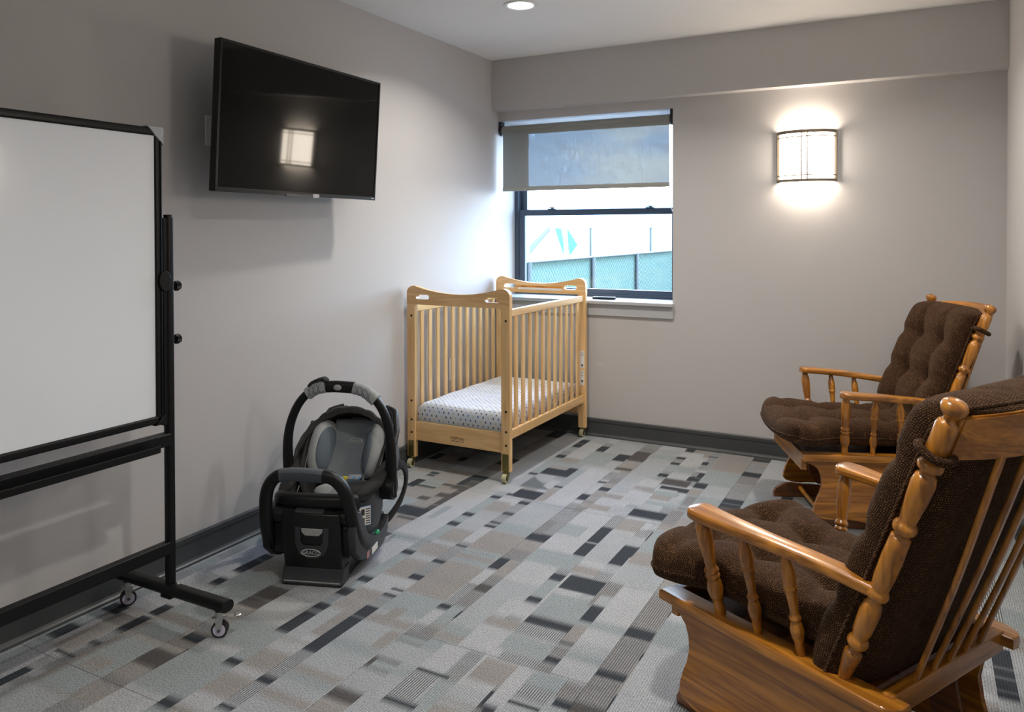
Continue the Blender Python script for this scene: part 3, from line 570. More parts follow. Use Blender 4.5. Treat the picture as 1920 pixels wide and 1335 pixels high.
# ---------------------------------------------------------------- crib
LW, DW = srgb(236, 198, 142), srgb(204, 158, 100)
cw = {a: wood('natural_maple_'+a, LW, DW, a, .35, .35, .9) for a in 'XYZ'}
m_brass = mat('aged_brass_plate', srgb(120, 112, 68), .35, metal=.85)
m_bolt = mat('dark_bronze_bolt', srgb(58, 46, 34), .4, metal=.7)
m_cream = mat('cream_rubber_wheel', srgb(176, 172, 140), .5)
m_acr = glass_material('clear_acrylic_panel', (.95, .97, .97, 1), .02)
m_lab = mat('white_paper_label', srgb(225, 222, 216), .5)
cx0, cx1, cy0, cy1 = .020, .665, -1.085, -.040
cb = thing('crib', 'natural maple crib on casters standing under the window', 'crib', ((cx0+cx1)/2, (cy0+cy1)/2, 0))
T = Matrix.Translation((-(cx0+cx1)/2, -(cy0+cy1)/2, 0))
PW, PD = .052, .030
for ye, s in ((cy0, 1), (cy1, -1)):
    yl, yh = min(ye, ye+s*PD), max(ye, ye+s*PD)
    for xa in (cx0, cx1-PW):
        p_ = obj('post', xf(B(xa, xa+PW, yl, yh, .058, .905, .003), T), cw['Z'], cb)
        bm = bmesh.new()
        for z in (.84, .37, .265, .195): tube(bm, [(xa+.030, ye-s*.0015, z), (xa+.030, ye+s*.002, z)], .0065, 12)
        each('bolt', xf(bm, T), m_bolt, p_, smooth=40)
        # caster with brass plate
        bm = bmesh.new(); box(bm, xa+.008, xa+.044, min(ye-s*.002, ye+s*.001), max(ye-s*.002, ye+s*.001), .062, .150, .0005)
        tube(bm, [(xa+.026, ye+s*.012, .060), (xa+.026, ye+s*.012, .050)], .018, 14)
        for z in (.080, .125): tube(bm, [(xa+.024, ye-s*.0035, z), (xa+.024, ye, z)], .005, 10)
        for dx in (-.014, .014): prism(bm, [(ye+s*.012-.014, .053), (ye+s*.012+.012, .053), (ye+s*.012-.010, .018), (ye+s*.012-.022, .022)], xa+.026+dx-.001, xa+.026+dx+.001, 'X')
        c_ = obj('caster', xf(bm, T), m_brass, cb, smooth=40)
        obj('wheel', xf(tube(bmesh.new(), [(xa+.015, ye+s*.012-.014, .0245), (xa+.037, ye+s*.012-.014, .0245)], .0245, 22), T), m_cream, c_, smooth=35)
        obj('wheel_hub', xf(tube(bmesh.new(), [(xa+.0135, ye+s*.012-.014, .0245), (xa+.0385, ye+s*.012-.014, .0245)], .012, 16), T), m_bolt, c_, smooth=35)
    # headboard with a dipped top and two grip slots: outline pieces joined round the slots
    n = 40; zb = .902; zt = lambda u: .966+.040*min(abs(2*u-1), .86)**2.0/.74-.040*(1-math.sqrt(max(0, 1-max(0, (abs(2*u-1)-.86)/.14)**2)))
    xs_ = [cx0+(cx1-cx0)*i/n for i in range(n+1)]
    bm = bmesh.new(); yf, yb = (yl, yh)
    slots = [(.060, .148), (cx1-cx0-.148, cx1-cx0-.060)]; sz0, sz1 = .931, .957
    cols_x = sorted(set([0, cx1-cx0]+[(cx1-cx0)*q for q in (.002, .006, .012, .018, .982, .988, .994, .998)]+[(cx1-cx0)*i/n for i in range(n+1)]+[a+(b-a)*k/12 for a, b in slots for k in range(13)]))
    def slot_z(x):
        for a, b in slots:
            if a <= x <= b:
                r = (sz1-sz0)/2; d = min(x-a, b-x); h = r if d >= r else math.sqrt(max(0, r*r-(r-d)**2)); mz = (sz0+sz1)/2; return mz-h, mz+h
        return None
    rows = []
    for x in cols_x:
        t_z = zt(x/(cx1-cx0)); s_ = slot_z(x); zs_ = [zb, s_[0], s_[1], t_z] if s_ else [zb, .944, .944, t_z]
        rows.append((x, zs_, s_ is not None))
    def vv(x, z, y): return bm.verts.new((cx0+x, y, z))
    VF = [[vv(x, z, yf) for z in zs_] for x, zs_, _ in rows]; VB = [[vv(x, z, yb) for z in zs_] for x, zs_, _ in rows]
    for i in range(len(rows)-1):
        hole = rows[i][2] and rows[i+1][2]
        for j in (0, 2):
            bm.faces.new((VF[i][j], VF[i+1][j], VF[i+1][j+1], VF[i][j+1])); bm.faces.new((VB[i][j], VB[i][j+1], VB[i+1][j+1], VB[i+1][j]))
        if hole:
            for j in (1, 2): bm.faces.new((VF[i][j], VF[i+1][j], VB[i+1][j], VB[i][j]))
        bm.faces.new((VF[i][0], VF[i+1][0], VB[i+1][0], VB[i][0])); bm.faces.new((VF[i][3], VB[i][3], VB[i+1][3], VF[i+1][3]))
    for i in (0, -1):
        bm.faces.new((VF[i][0], VF[i][1], VB[i][1], VB[i][0])); bm.faces.new((VF[i][2], VF[i][3], VB[i][3], VB[i][2]))
    bmesh.ops.remove_doubles(bm, verts=bm.verts, dist=1e-5)
    bmesh.ops.dissolve_degenerate(bm, edges=bm.edges, dist=1e-6)
    hbd = obj('end_board', xf(bm, T), cw['X'], cb)
    bm = B(cx0+PW-.002, cx1-PW+.002, ye+s*.012, ye+s*.034, .150, .255, .003); er = obj('end_rail', xf(bm, T), cw['X'], cb)
    bm = B(cx0+PW-.004, cx1-PW+.004, ye+s*.013, ye+s*.017, .253, .904); obj('clear_panel', xf(bm, T), m_acr, cb)
    if s > 0:
        mt = frame_mtx((.34, ye+s*.0115, .190), (1, 0, 0), (0, 0, 1)); m_burn = mat('burnt_brown_print', srgb(82, 54, 30), .6)
        obj('stamped_name', xf(xf(text_bm('KAPLAN', .022, .0003, 1.05), mt), T), m_burn, er)
        bm = bmesh.new()
        for a, b in ((-.038, -.020), (-.014, .012), (.017, .038)): box(bm, .34+a, .34+b, ye+s*.0112, ye+s*.013, .1745, .1775)
        obj('stamped_line', xf(bm, T), m_burn, er, kind='stuff')
    else:
        yy = yl-.0008
        obj('warning_strip', xf(B(cx0+.165, cx1-.165, yy, yl+.001, .922, .936), T), m_lab, hbd)
        obj('warning_strip', xf(B(cx0+.160, cx1-.165, yy, yl+.001, .936, .948), T), mat('orange_label', srgb(214, 140, 48), .5), hbd)
        for xo, st_ in ((cx0+.21, 'WARNING'), (cx0+.33, 'ADVERTENCIA')):
            obj('label_text', xf(xf(text_bm(st_, .009, .0002), frame_mtx((xo, yy-.0004, .942), (1, 0, 0), (0, 0, 1))), T), m_bolt, hbd)
# long sides
for xs_, s in ((cx0+.012, 1), (cx1-.012, -1)):
    xa, xb = min(xs_, xs_+s*.020), max(xs_, xs_+s*.020)
    obj('top_rail', xf(B(xa, xb, cy0+PD-.002, cy1-PD+.002, .858, .898, .004), T), cw['Y'], cb)
    obj('bottom_rail', xf(B(xa, xb, cy0+PD-.002, cy1-PD+.002, .218, .268, .004), T), cw['Y'], cb)
    k = 11
    for i in range(k):
        y = cy0+PD+(cy1-cy0-2*PD)*(i+1)/(k+1)
        sl = B((xa+xb)/2-.006, (xa+xb)/2+.006, y-.016, y+.016, .264, .862, .003); obj('slat', xf(sl, T), cw['Z'], cb)
# labels on the far right post, facing the room
pl = bmesh.new(); box(pl, cx1-.036, cx1-.008, cy1-PD-.0012, cy1-PD, .44, .545); box(pl, cx1-.036, cx1-.008, cy1-PD-.0012, cy1-PD, .33, .42)
lb = obj('safety_label', xf(pl, T), m_lab, cb)
bm = bmesh.new()
for zc in (.452, .352): prism(bm, [(cx1-.031, zc+.008), (cx1-.013, zc+.008), (cx1-.022, zc-.008)], cy1-PD-.0018, cy1-PD-.0010, 'Y')
for z in (.535, .525, .515, .410, .400, .390): box(bm, cx1-.033, cx1-.012, cy1-PD-.0016, cy1-PD-.001, z-.001, z+.001)
obj('label_print', xf(bm, T), m_bolt, lb)
bm = B(cx0+.03, cx1-.03, cy0+PD+.004, cy1-PD-.004, .235, .247); obj('mattress_board', xf(bm, T), mat('dark_hardboard', srgb(70, 52, 40), .7), cb)
# mattress with polka dot sheet
def dots_material():
    m = bpy.data.materials.new('polka_dot_sheet'); m.use_nodes = True; t = m.node_tree; b = t.nodes['Principled BSDF']; n = t.nodes.new; l = t.links.new
    tc = n('ShaderNodeTexCoord'); mp = n('ShaderNodeMapping'); mp.inputs['Rotation'].default_value = (0, 0, radians(45)); mp.inputs['Scale'].default_value = (46, 46, 46); l(tc.outputs['UV'], mp.inputs[0])
    vf = n('ShaderNodeVectorMath'); vf.operation = 'FRACTION'; l(mp.outputs[0], vf.inputs[0]); vs = n('ShaderNodeVectorMath'); vs.operation = 'SUBTRACT'; vs.inputs[1].default_value = (.5, .5, 0); l(vf.outputs[0], vs.inputs[0])
    sp = n('ShaderNodeSeparateXYZ'); l(vs.outputs[0], sp.inputs[0]); cb_ = n('ShaderNodeCombineXYZ'); l(sp.outputs[0], cb_.inputs[0]); l(sp.outputs[1], cb_.inputs[1])
    ln = n('ShaderNodeVectorMath'); ln.operation = 'LENGTH'; l(cb_.outputs[0], ln.inputs[0])
    lt = n('ShaderNodeMath'); lt.operation = 'LESS_THAN'; lt.inputs[1].default_value = .185; l(ln.outputs['Value'], lt.inputs[0])
    fl = n('ShaderNodeVectorMath'); fl.operation = 'FLOOR'; l(mp.outputs[0], fl.inputs[0]); wn = n('ShaderNodeTexWhiteNoise'); wn.noise_dimensions = '3D'; l(fl.outputs[0], wn.inputs[0])
    cr = n('ShaderNodeValToRGB'); cr.color_ramp.interpolation = 'CONSTANT'; l(wn.outputs[0], cr.inputs[0]); e = cr.color_ramp.elements
    e[0].position = 0; e[0].color = srgb(96, 60, 44); e[1].position = .3; e[1].color = srgb(92, 118, 170)
    for p_, c_ in ((.55, srgb(206, 196, 150)), (.75, srgb(110, 96, 130)), (.9, srgb(70, 56, 60))): x = e.new(p_); x.color = c_
    mi = n('ShaderNodeMix'); mi.data_type = 'RGBA'; l(lt.outputs[0], mi.inputs[0]); mi.inputs[6].default_value = srgb(224, 222, 224); l(cr.outputs[0], mi.inputs[7]); l(mi.outputs[2], b.inputs['Base Color']); b.inputs['Roughness'].default_value = .85
    no = n('ShaderNodeTexNoise'); no.inputs['Scale'].default_value = 14; l(tc.outputs['Object'], no.inputs[0]); bp = n('ShaderNodeBump'); bp.inputs['Strength'].default_value = .35; bp.inputs['Distance'].default_value = .006; l(no.outputs[0], bp.inputs['Height']); l(bp.outputs[0], b.inputs['Normal'])
    return m
mx_, my_, lx, ly = (cx0+cx1)/2, (cy0+cy1)/2, .278, .478
bm = bmesh.new(); uvl = bm.loops.layers.uv.new('UVMap')
nu, nv_ = 30, 44; prof = []
# closed blanket: top grid folded down the sides
def mp_(i, j):
    u = -1.18+2.36*i/nu; v = -1.12+2.24*j/nv_
    cu, cv = max(-1, min(1, u)), max(-1, min(1, v)); ex = max(0, abs(u)-1)/.18; ey = max(0, abs(v)-1)/.12; d = min(1, max(ex, ey))
    edge = min(1, 6*(1-max(abs(cu), abs(cv))))
    z = .335+.020*math.sqrt(edge)+.004*sin(5*u+2*v)*edge+.003*sin(11*v)*edge-.090*d
    return Vector((cu*lx*(1+.012*sin(pi*d)), cv*ly*(1+.010*sin(pi*d)), z)), (u*lx*1.0, v*ly*1.0)
G = [[mp_(i, j) for i in range(nu+1)] for j in range(nv_+1)]
V = [[bm.verts.new(g[0]) for g in r] for r in G]
for j in range(nv_):
    for i in range(nu):
        f = bm.faces.new((V[j][i], V[j][i+1], V[j+1][i+1], V[j+1][i])); f.smooth = True
        for lp, (jj, ii) in zip(f.loops, ((j, i), (j, i+1), (j+1, i+1), (j+1, i))): lp[uvl].uv = G[jj][ii][1]
vb = [bm.verts.new((sx_*lx, sy_*ly, .249)) for sx_, sy_ in ((-1, -1), (1, -1), (1, 1), (-1, 1))]; bm.faces.new(vb[::-1])
mt = obj('crib_mattress', bm, dots_material(), None, recalc=False); mt.location = (mx_, my_, 0)
tag(mt, 'small mattress in a white polka dot fitted sheet inside the crib', 'mattress')

# ---------------------------------------------------------------- glider chairs
OL, OD = srgb(208, 138, 46), srgb(112, 62, 14)
cwo = {a: wood('golden_oak_'+a, OL, OD, a, .28, .6, 1.0) for a in 'XYZ'}
m_dkoak = wood('dark_oak_base', srgb(140, 84, 40), srgb(84, 46, 20), 'X', .35, .4)
def chenille():
    m = bpy.data.materials.new('brown_chenille'); m.use_nodes = True; t = m.node_tree; b = t.nodes['Principled BSDF']; n = t.nodes.new; l = t.links.new
    tc = n('ShaderNodeTexCoord'); mp = n('ShaderNodeMapping'); mp.inputs['Scale'].default_value = (1, 1, 1); l(tc.outputs['UV'], mp.inputs[0])
    vo = n('ShaderNodeTexVoronoi'); vo.inputs['Scale'].default_value = 185; vo.inputs['Randomness'].default_value = .35; vo.voronoi_dimensions = '2D'; l(mp.outputs[0], vo.inputs[0])
    no = n('ShaderNodeTexNoise'); no.inputs['Scale'].default_value = 520; no.inputs['Detail'].default_value = 2; l(tc.outputs['Object'], no.inputs[0])
    wn = n('ShaderNodeTexNoise'); wn.inputs['Scale'].default_value = 60; l(tc.outputs['Object'], wn.inputs[0])
    h = n('ShaderNodeMath'); h.operation = 'SUBTRACT'; h.inputs[0].default_value = 1; l(vo.outputs['Distance'], h.inputs[1])
    a = n('ShaderNodeMath'); a.operation = 'MULTIPLY_ADD'; a.inputs[1].default_value = .6; l(no.outputs[0], a.inputs[0]); l(h.outputs[0], a.inputs[2])
    a2 = n('ShaderNodeMath'); a2.operation = 'MULTIPLY_ADD'; a2.inputs[1].default_value = .35; l(wn.outputs[0], a2.inputs[0]); l(a.outputs[0], a2.inputs[2])
    cr = n('ShaderNodeValToRGB'); l(a2.outputs[0], cr.inputs[0]); e = cr.color_ramp.elements
    e[0].position = .95; e[0].color = srgb(44, 30, 20); e[1].position = 1.0; e[1].color = srgb(158, 122, 80)
    e[0].position = .55; x = e.new(.80); x.color = srgb(90, 62, 42); x = e.new(.93); x.color = srgb(112, 80, 54)
    mr = n('ShaderNodeMapRange'); mr.inputs[1].default_value = .75; mr.inputs[2].default_value = 1.45; l(a2.outputs[0], mr.inputs[0]); l(mr.outputs[0], cr.inputs[0])
    l(cr.outputs[0], b.inputs['Base Color']); b.inputs['Roughness'].default_value = .95; b.inputs['Specular IOR Level'].default_value = .1
    b.inputs['Sheen Weight'].default_value = .12; b.inputs['Sheen Tint'].default_value = (.6, .4, .25, 1); b.inputs['Sheen Roughness'].default_value = .5
    bp = n('ShaderNodeBump'); bp.inputs['Strength'].default_value = .7; bp.inputs['Distance'].default_value = .003; l(a.outputs[0], bp.inputs['Height']); l(bp.outputs[0], b.inputs['Normal'])
    return m
m_chen = chenille()
def cushion(name, outline, lift, T_, bx_, by_, amp, parent, under=.6, nu=64, nv=64, crease=.5):
    """outline(u,v)->flat (a,b) in metres for u,v in [-1,1]; lift(a,b,h)->xyz; buttons at lists bx_,by_ ; h runs along the normal"""
    bts = [(u, v) for u in bx_ for v in by_]
    def dip(u, v):
        d = 0
        for a, b in bts:
            q = ((u-a)**2*1.0+(v-b)**2*1.0); d += .6*math.exp(-q/.035)+.55*math.exp(-q/.006)
        c = 0
        for a in bx_: c = max(c, math.exp(-((u-a)/.07)**2)*.55)
        for b in by_: c = max(c, math.exp(-((v-b)/.07)**2)*.55)
        return min(1.35, d)+c*crease
    bm = bmesh.new(); uvl = bm.loops.layers.uv.new('UVMap'); rows = {}
    def pt(i, j, side):
        u = sin(pi/2*(-1+2*i/nu)); v = sin(pi/2*(-1+2*j/nv))
        eu = (1-abs(u)**8)**.36 if abs(u) < 1 else 0; ev = (1-abs(v)**8)**.36 if abs(v) < 1 else 0; e = eu*ev
        a, b = outline(u, v); h = T_/2*e
        if side > 0: h -= amp*dip(u, v)*min(1, e*1.3)
        else: h = -h*under*1.0+amp*.25*dip(u, v)*e*under
        return lift(a, b, h), (a+(.05*side)*(1-e), b)
    for side in (1, -1):
        G = [[pt(i, j, side) for i in range(nu+1)] for j in range(nv+1)]
        V = [[None]*(nu+1) for _ in range(nv+1)]
        for j in range(nv+1):
            for i in range(nu+1):
                bd = i in (0, nu) or j in (0, nv)
                if bd and side < 0: V[j][i] = rows[(i, j)]
                else:
                    V[j][i] = bm.verts.new(G[j][i][0])
                    if bd: rows[(i, j)] = V[j][i]
        UU = []; VV = [[0]*(nu+1) for _ in range(nv+1)]
        for j in range(nv+1):
            r = [0]
            for i in range(nu): r.append(r[-1]+(G[j][i+1][0]-G[j][i][0]).length)
            UU.append([x-r[nu//2] for x in r])
        for i in range(nu+1):
            r = [0]
            for j in range(nv): r.append(r[-1]+(G[j+1][i][0]-G[j][i][0]).length)
            for j in range(nv+1): VV[j][i] = r[j]-r[nv//2]
        for j in range(nv):
            for i in range(nu):
                q = ((j, i), (j, i+1), (j+1, i+1), (j+1, i)); q = q if side > 0 else q[::-1]
                f = bm.faces.new([V[a][b] for a, b in q]); f.smooth = True
                for lp, (a, b) in zip(f.loops, q): lp[uvl].uv = (UU[a][b], VV[a][b])
    o = obj(name, bm, m_chen, parent, recalc=True)
    loop = [pt(i, 0, -1)[0] for i in range(nu)]+[pt(nu, j, -1)[0] for j in range(nv)]+[pt(i, nv, -1)[0] for i in range(nu, 0, -1)]+[pt(0, j, -1)[0] for j in range(nv, 0, -1)]
    lp2 = [loop[0]]
    for q in loop[1:]:
        if (q-lp2[-1]).length > .008: lp2.append(q)
    bm = bmesh.new(); tube(bm, lp2, .0045, 6, closed=True); uvl = bm.loops.layers.uv.new('UVMap')
    for f in bm.faces:
        for lp in f.loops: lp[uvl].uv = (lp.vert.co.x+lp.vert.co.z, lp.vert.co.y)
    obj('piping', bm, m_chen, o, smooth=0)
    return o
POST = [(0, .012), (.02, .014), (.10, .0215), (.115, .021), (.125, .014), (.135, .014), (.145, .0235), (.155, .0255), (.165, .0235), (.175, .019), (.185, .0195), (.20, .022), (.27, .0245), (.30, .021), (.31, .0165), (.32, .0165),
        (.33, .0245), (.34, .0265), (.35, .0245), (.358, .020), (.37, .021), (.40, .0235), (.47, .0245), (.545, .0225), (.55, .0175), (.56, .0175), (.57, .0255), (.58, .0275), (.59, .0255), (.60, .019), (.615, .0195), (.68, .0245), (.73, .0265), (.755, .0225), (.76, .0165),
        (.77, .0165), (.78, .026), (.79, .028), (.80, .026), (.808, .020), (.82, .0235), (.84, .0245), (.92, .0245), (.93, .0215), (.935, .0155), (.942, .0135), (.948, .0165), (.955, .0215), (.965, .0265), (.975, .0285), (.985, .0265), (.993, .020), (.998, .010), (1, .001)]
BIGSP = [(0, .0155), (.02, .0165), (.14, .0145), (.17, .016), (.20, .0205), (.27, .0235), (.34, .0205), (.37, .0155), (.385, .0195), (.40, .0215), (.415, .0195), (.43, .0165), (.445, .0205), (.46, .0215), (.475, .0195), (.50, .0155), (.56, .0175), (.66, .0205),
         (.80, .0225), (.88, .0215), (.94, .0165), (1, .0135)]
SMSP = [(0, .0105), (.02, .0115), (.15, .0125), (.20, .0165), (.26, .0185), (.32, .0155), (.35, .0115), (.365, .0150), (.38, .0160), (.395, .0140), (.42, .0110), (.50, .0125), (.60, .0145), (.65, .0165), (.655, .0185), (.67, .0185), (.69, .0165), (.76, .0185), (.84, .0175), (.92, .0125), (1, .0100)]
def smooth_prof(p, k=3):
    out = []; p = [(a, b*.88) for a, b in p]
    for (t0, a0), (t1, a1) in zip(p, p[1:]):
        for i in range(k): f = i/k; g = f*f*(3-2*f); out.append((t0+(t1-t0)*f, a0+(a1-a0)*g))
    return out+[p[-1]]
def glider(loc, rz, label, group, top=.99):
    t = thing('glider_chair', label, 'chair', loc, rz, group)
    ZS, WS = .340, .248
    for s in (1, -1):
        # fixed base: foot rail, with swing arms
        bm = bmesh.new(); prism(bm, [(-.40, 0), (.375, 0), (.378, .018), (.365, .042), (.335, .062), (.30, .068), (.22, .060), (.0, .052), (-.25, .060), (-.33, .068), (-.385, .045)], s*.195-.012, s*.195+.012, 'Y', .002)
        obj('foot_rail', bm, m_dkoak, t)
        for x0_, x1_ in ((.19, .15), (-.15, -.19)):
            bm = bmesh.new(); P = []
            for k in range(12): a = pi/2+pi*k/11; P.append((.034*cos(a), .034*sin(a)))
            prism(bm, [(x0_+.036, .26), (x0_+.040, .22), (x0_+.022, .12), (x1_+.026, .075), (x1_-.026, .075), (x0_-.040, .20), (x0_-.036, .26)], s*.165-.006, s*.165+.006, 'Y', .002); obj('swing_arm', bm, m_dkoak, t)
        # side skirt panel
        prof = [(.352, .312), (.350, .300), (.338, .298), (.312, .288), (.292, .268), (.281, .240), (.279, .205), (.288, .172), (.300, .145), (.312, .110), (.318, .080), (.305, .066), (.270, .056), (.235, .054), (.20, .057), (.16, .058),
                (.11, .048), (.05, .034), (0, .030), (-.06, .036), (-.12, .054), (-.17, .058), (-.21, .066), (-.225, .10), (-.21, .15), (-.20, .20), (-.21, .25), (-.235, .285), (-.26, .312)]
        bm = bmesh.new(); prism(bm, prof, s*.250-.009, s*.250+.009, 'Y', .002); obj('side_panel', bm, cwo['X'], t)
        # sill board on top of the panel
        bm = bmesh.new(); w0, w1 = .222, .284
        out = [(.366, w0), (.366, w1)]+[(-.255-.035*sin(pi/2*k/6), w1-.035+.035*cos(pi/2*k/6)) for k in range(7)]+[(-.290, w0)]
        prism(bm, [(x, s*y) for x, y in out], ZS-.028, ZS, 'Z', .006); obj('sill_board', bm, cwo['X'], t, smooth=30)
        # arm rest
        pa = catmull([(.222, s*.306, .606), (.15, s*.308, .602), (.02, s*.294, .592), (-.12, s*.268, .576), (-.235, s*.250, .560)], 8); n = len(pa); sc = []
        for k in range(n):
            f = k/(n-1); wv = .62+.38*math.exp(-((f-.16)/.26)**2)+.0*f; nose = math.sqrt(max(.02, 1-max(0, 1-f/.075)**2)); sc.append((wv*nose+0, 1 if f > .02 else .8))
        bm = bmesh.new(); sweep(bm, pa, rrect(.080, .026, .009, 3), scales=sc); obj('armrest', bm, cwo['X'], t, smooth=50)
        arm = lambda x: min(pa, key=lambda q: abs(q.x-x))
        for x, pr in ((.184, BIGSP), (.068, SMSP), (-.051, SMSP)):
            q = arm(x+.012); bm = bmesh.new(); lathe(bm, smooth_prof(pr), (x, s*WS, ZS-.005), (q.x, q.y, q.z-.010), 18); obj('spindle', bm, cwo['Z'], t, smooth=60)
        bm = bmesh.new(); lathe(bm, smooth_prof(POST, 2), (-.152, s*WS, ZS-.008), (-.405, s*.276, .990), 24); obj('back_post', bm, cwo['Z'], t, smooth=60)
    # cross dowels and rails
    for x in (.25, -.27): obj('dowel', tube(bmesh.new(), [(x, -.19, .045), (x, .19, .045)], .011, 12), cwo['Y'], t, smooth=40)
    obj('front_rail', B(.338, .364, -.240, .240, .262, .336, .004), cwo['Y'], t)
    obj('seat_rail', B(-.262, -.236, -.240, .240, .296, .346, .004), cwo['Y'], t)
    obj('seat_deck', B(-.19, .338, -.223, .223, .300, .312), m_dkoak, t)
    # crest rail, bowed backwards
    bow = lambda y: -.012-.078*(1-abs(y/.27)**2.8)
    for nm, z0_, z1_, off in (('crest_rail', .868, .956, 0),):
        bm = bmesh.new(); n = 24; xb_ = lambda z: -.152-(z-.34)*.389; R_ = []
        for k in range(n+1):
            y = -.268+.536*k/n; hz = (z1_-z0_)*(1+.20*(1-(y/.27)**2)) if nm == 'crest_rail' else (z1_-z0_)
            za, zb_ = z0_, z0_+hz; x0_, x1_ = xb_(za)+bow(y), xb_(zb_)+bow(y)
            R_.append([bm.verts.new(v) for v in ((x0_+.010, y, za), (x0_-.010, y, za), (x1_-.010, y, zb_), (x1_+.010, y, zb_))])
        for a, b in zip(R_, R_[1:]):
            for q in range(4): bm.faces.new((a[q], a[(q+1) % 4], b[(q+1) % 4], b[q]))
        bm.faces.new(R_[0]); bm.faces.new(R_[-1][::-1])
        bmesh.ops.recalc_face_normals(bm, faces=bm.faces)
        bmesh.ops.bevel(bm, geom=[e for e in bm.edges if len(e.link_faces) == 2 and e.calc_face_angle(0) > .9], offset=.004, segments=2, affect='EDGES')
        obj(nm, bm, cwo['Y'], t, smooth=40)
    for k in range(5):
        y = -.16+.08*k; z0_, z1_ = .335, .885; x0_ = -.250; x1_ = -.152-(z1_-.34)*.389+bow(y)
        pts = [(x0_, y*.86, z0_), ((x0_+x1_)/2-.006, y*.95, (z0_+z1_)/2), (x1_, y*1.02, z1_)]; P = catmull(pts, 6); n = len(P)
        bm = bmesh.new(); sweep(bm, P, rrect(.026, .010, .004, 2), upv=(1, 0, 0), scales=[(.55+.5*(i/(n-1)), 1) for i in range(n)]); obj('back_slat', bm, cwo['Z'], t, smooth=40)
    # seat cushion: wider ahead of the arms
    def so(u, v):      # u across, v front-back (v=1 front)
        x = .130+.325*v; wd = .238+.085*(1/(1+math.exp(-(x-.27)/.030))); wd *= 1-.10*max(0, v-.75)/.25
        x -= .045*max(0, v)**3*abs(u)**2.2+.030*max(0, v)**8*abs(u)**8; wd *= 1-.06*max(0, v)**8*abs(u)**8; return (u*wd, x)
    def sl(a, b, h): return Vector((b, a, .402+.018*max(0, (b-.1)/.4)+h-.022*max(0, (b-.36)/.12)**2))
    sc_ = cushion('seat_cushion', so, sl, .140, (-.40, .40), (-.50, .10, .62), .042, t, under=.62, crease=.35)
    # back cushion, leaning on the slats
    def bo(u, v):
        wd = .262; return (u*wd, (.29+top)/2+(top-.29)/2*v-.02*abs(u)**4*max(0, v))
    ax = Vector((-.362, 0, .932)); nn = Vector((.932, 0, .362))
    def blift(a, b, h):
        base = Vector((-.152-.005, 0, .34))+ax*((b-.34)/.932); p = base+Vector((0, a, 0))+nn*(h+.036)
        p.x += (bow(a)+.012)*.38
        if h < 0: p.y *= 1+1.6*h
        if b > .90: p.x -= (b-.90)**2*7; p.z -= (b-.90)**2*3
        return p
    bc = cushion('back_cushion', bo, blift, .165, (-.40, .40), (-.50, 0, .50), .046, t, under=.72, crease=.5)
    for s in (1, -1):       # ties round the posts
        pz = .880; c = Vector((-.152-(pz-.34)*.389, s*.272, pz)); axp = (Vector((-.405, .276, .99))-Vector((-.152, .248, .34))).normalized()
        bm = bmesh.new(); ring = [c+Vector((.030*cos(2*pi*k/20), .030*sin(2*pi*k/20), .010*sin(2*pi*k/20*2)*.3-.030*cos(2*pi*k/20)*-.39)) for k in range(20)]
        tube(bm, ring, .009, 8, closed=True); uv = bm.loops.layers.uv.new('UVMap')
        for f in bm.faces:
            for lp in f.loops: lp[uv].uv = (lp.vert.co.x+lp.vert.co.z, lp.vert.co.y)
        obj('tie', bm, m_chen, t, smooth=0)
    return t
GG = 'pair of golden oak gliders'
glider((2.373, -2.498, 0), 2.6496, 'nearer golden oak glider with brown tufted cushions, in the front right corner', GG)
glider((2.320, -.674, 0), 3.5398, 'farther golden oak glider with brown tufted cushions, near the window wall', GG, .955)

# ---------------------------------------------------------------- infant car seat in its base
m_pl = mat('black_moulded_plastic', (.006, .006, .0065), .38, spec=.35, bump=.1, bscale=500)
m_pl2 = mat('charcoal_moulded_plastic', (.028, .029, .033), .42)
m_silv = mat('silver_grey_plastic', srgb(150, 152, 152), .35)
m_grey = mat('grey_seat_fabric', srgb(112, 118, 124), .9, noise=.08, nscale=60, bump=.4, bscale=700)
m_lgrey = mat('light_grey_quilted_fabric', srgb(150, 154, 155), .9, noise=.06, nscale=60, bump=.4, bscale=500)
m_slate = mat('slate_grey_fabric', srgb(88, 98, 108), .85, noise=.06, nscale=40, bump=.3, bscale=700)
m_char = mat('charcoal_canopy_fabric', srgb(74, 73, 72), .9, noise=.12, nscale=30, bump=.5, bscale=400)
m_bfab = mat('black_fabric', srgb(30, 29, 29), .9, bump=.4, bscale=500)
m_pipe = mat('grey_piping', srgb(150, 148, 144), .6)
m_blue = mat('blue_strap', srgb(70, 130, 190), .6); m_yel = mat('yellow_tag', srgb(225, 205, 40), .5); m_grn = mat('green_button', srgb(20, 150, 90), .3)
m_logo = mat('silver_logo', srgb(176, 178, 178), .35, metal=.2)
cs = thing('infant_car_seat', 'black and grey infant car seat in its base on the carpet, handle raised', 'car seat', (.557, -2.425, 0), .33)
m_rub = mat('textured_grey_rubber', srgb(74, 80, 86), .6)
def quad_sheet(fn, nu, nv, th):
    bm = bmesh.new(); grid(bm, fn, nu, nv); bmesh.ops.recalc_face_normals(bm, faces=bm.faces)
    bmesh.ops.solidify(bm, geom=bm.faces[:], thickness=th); return bm
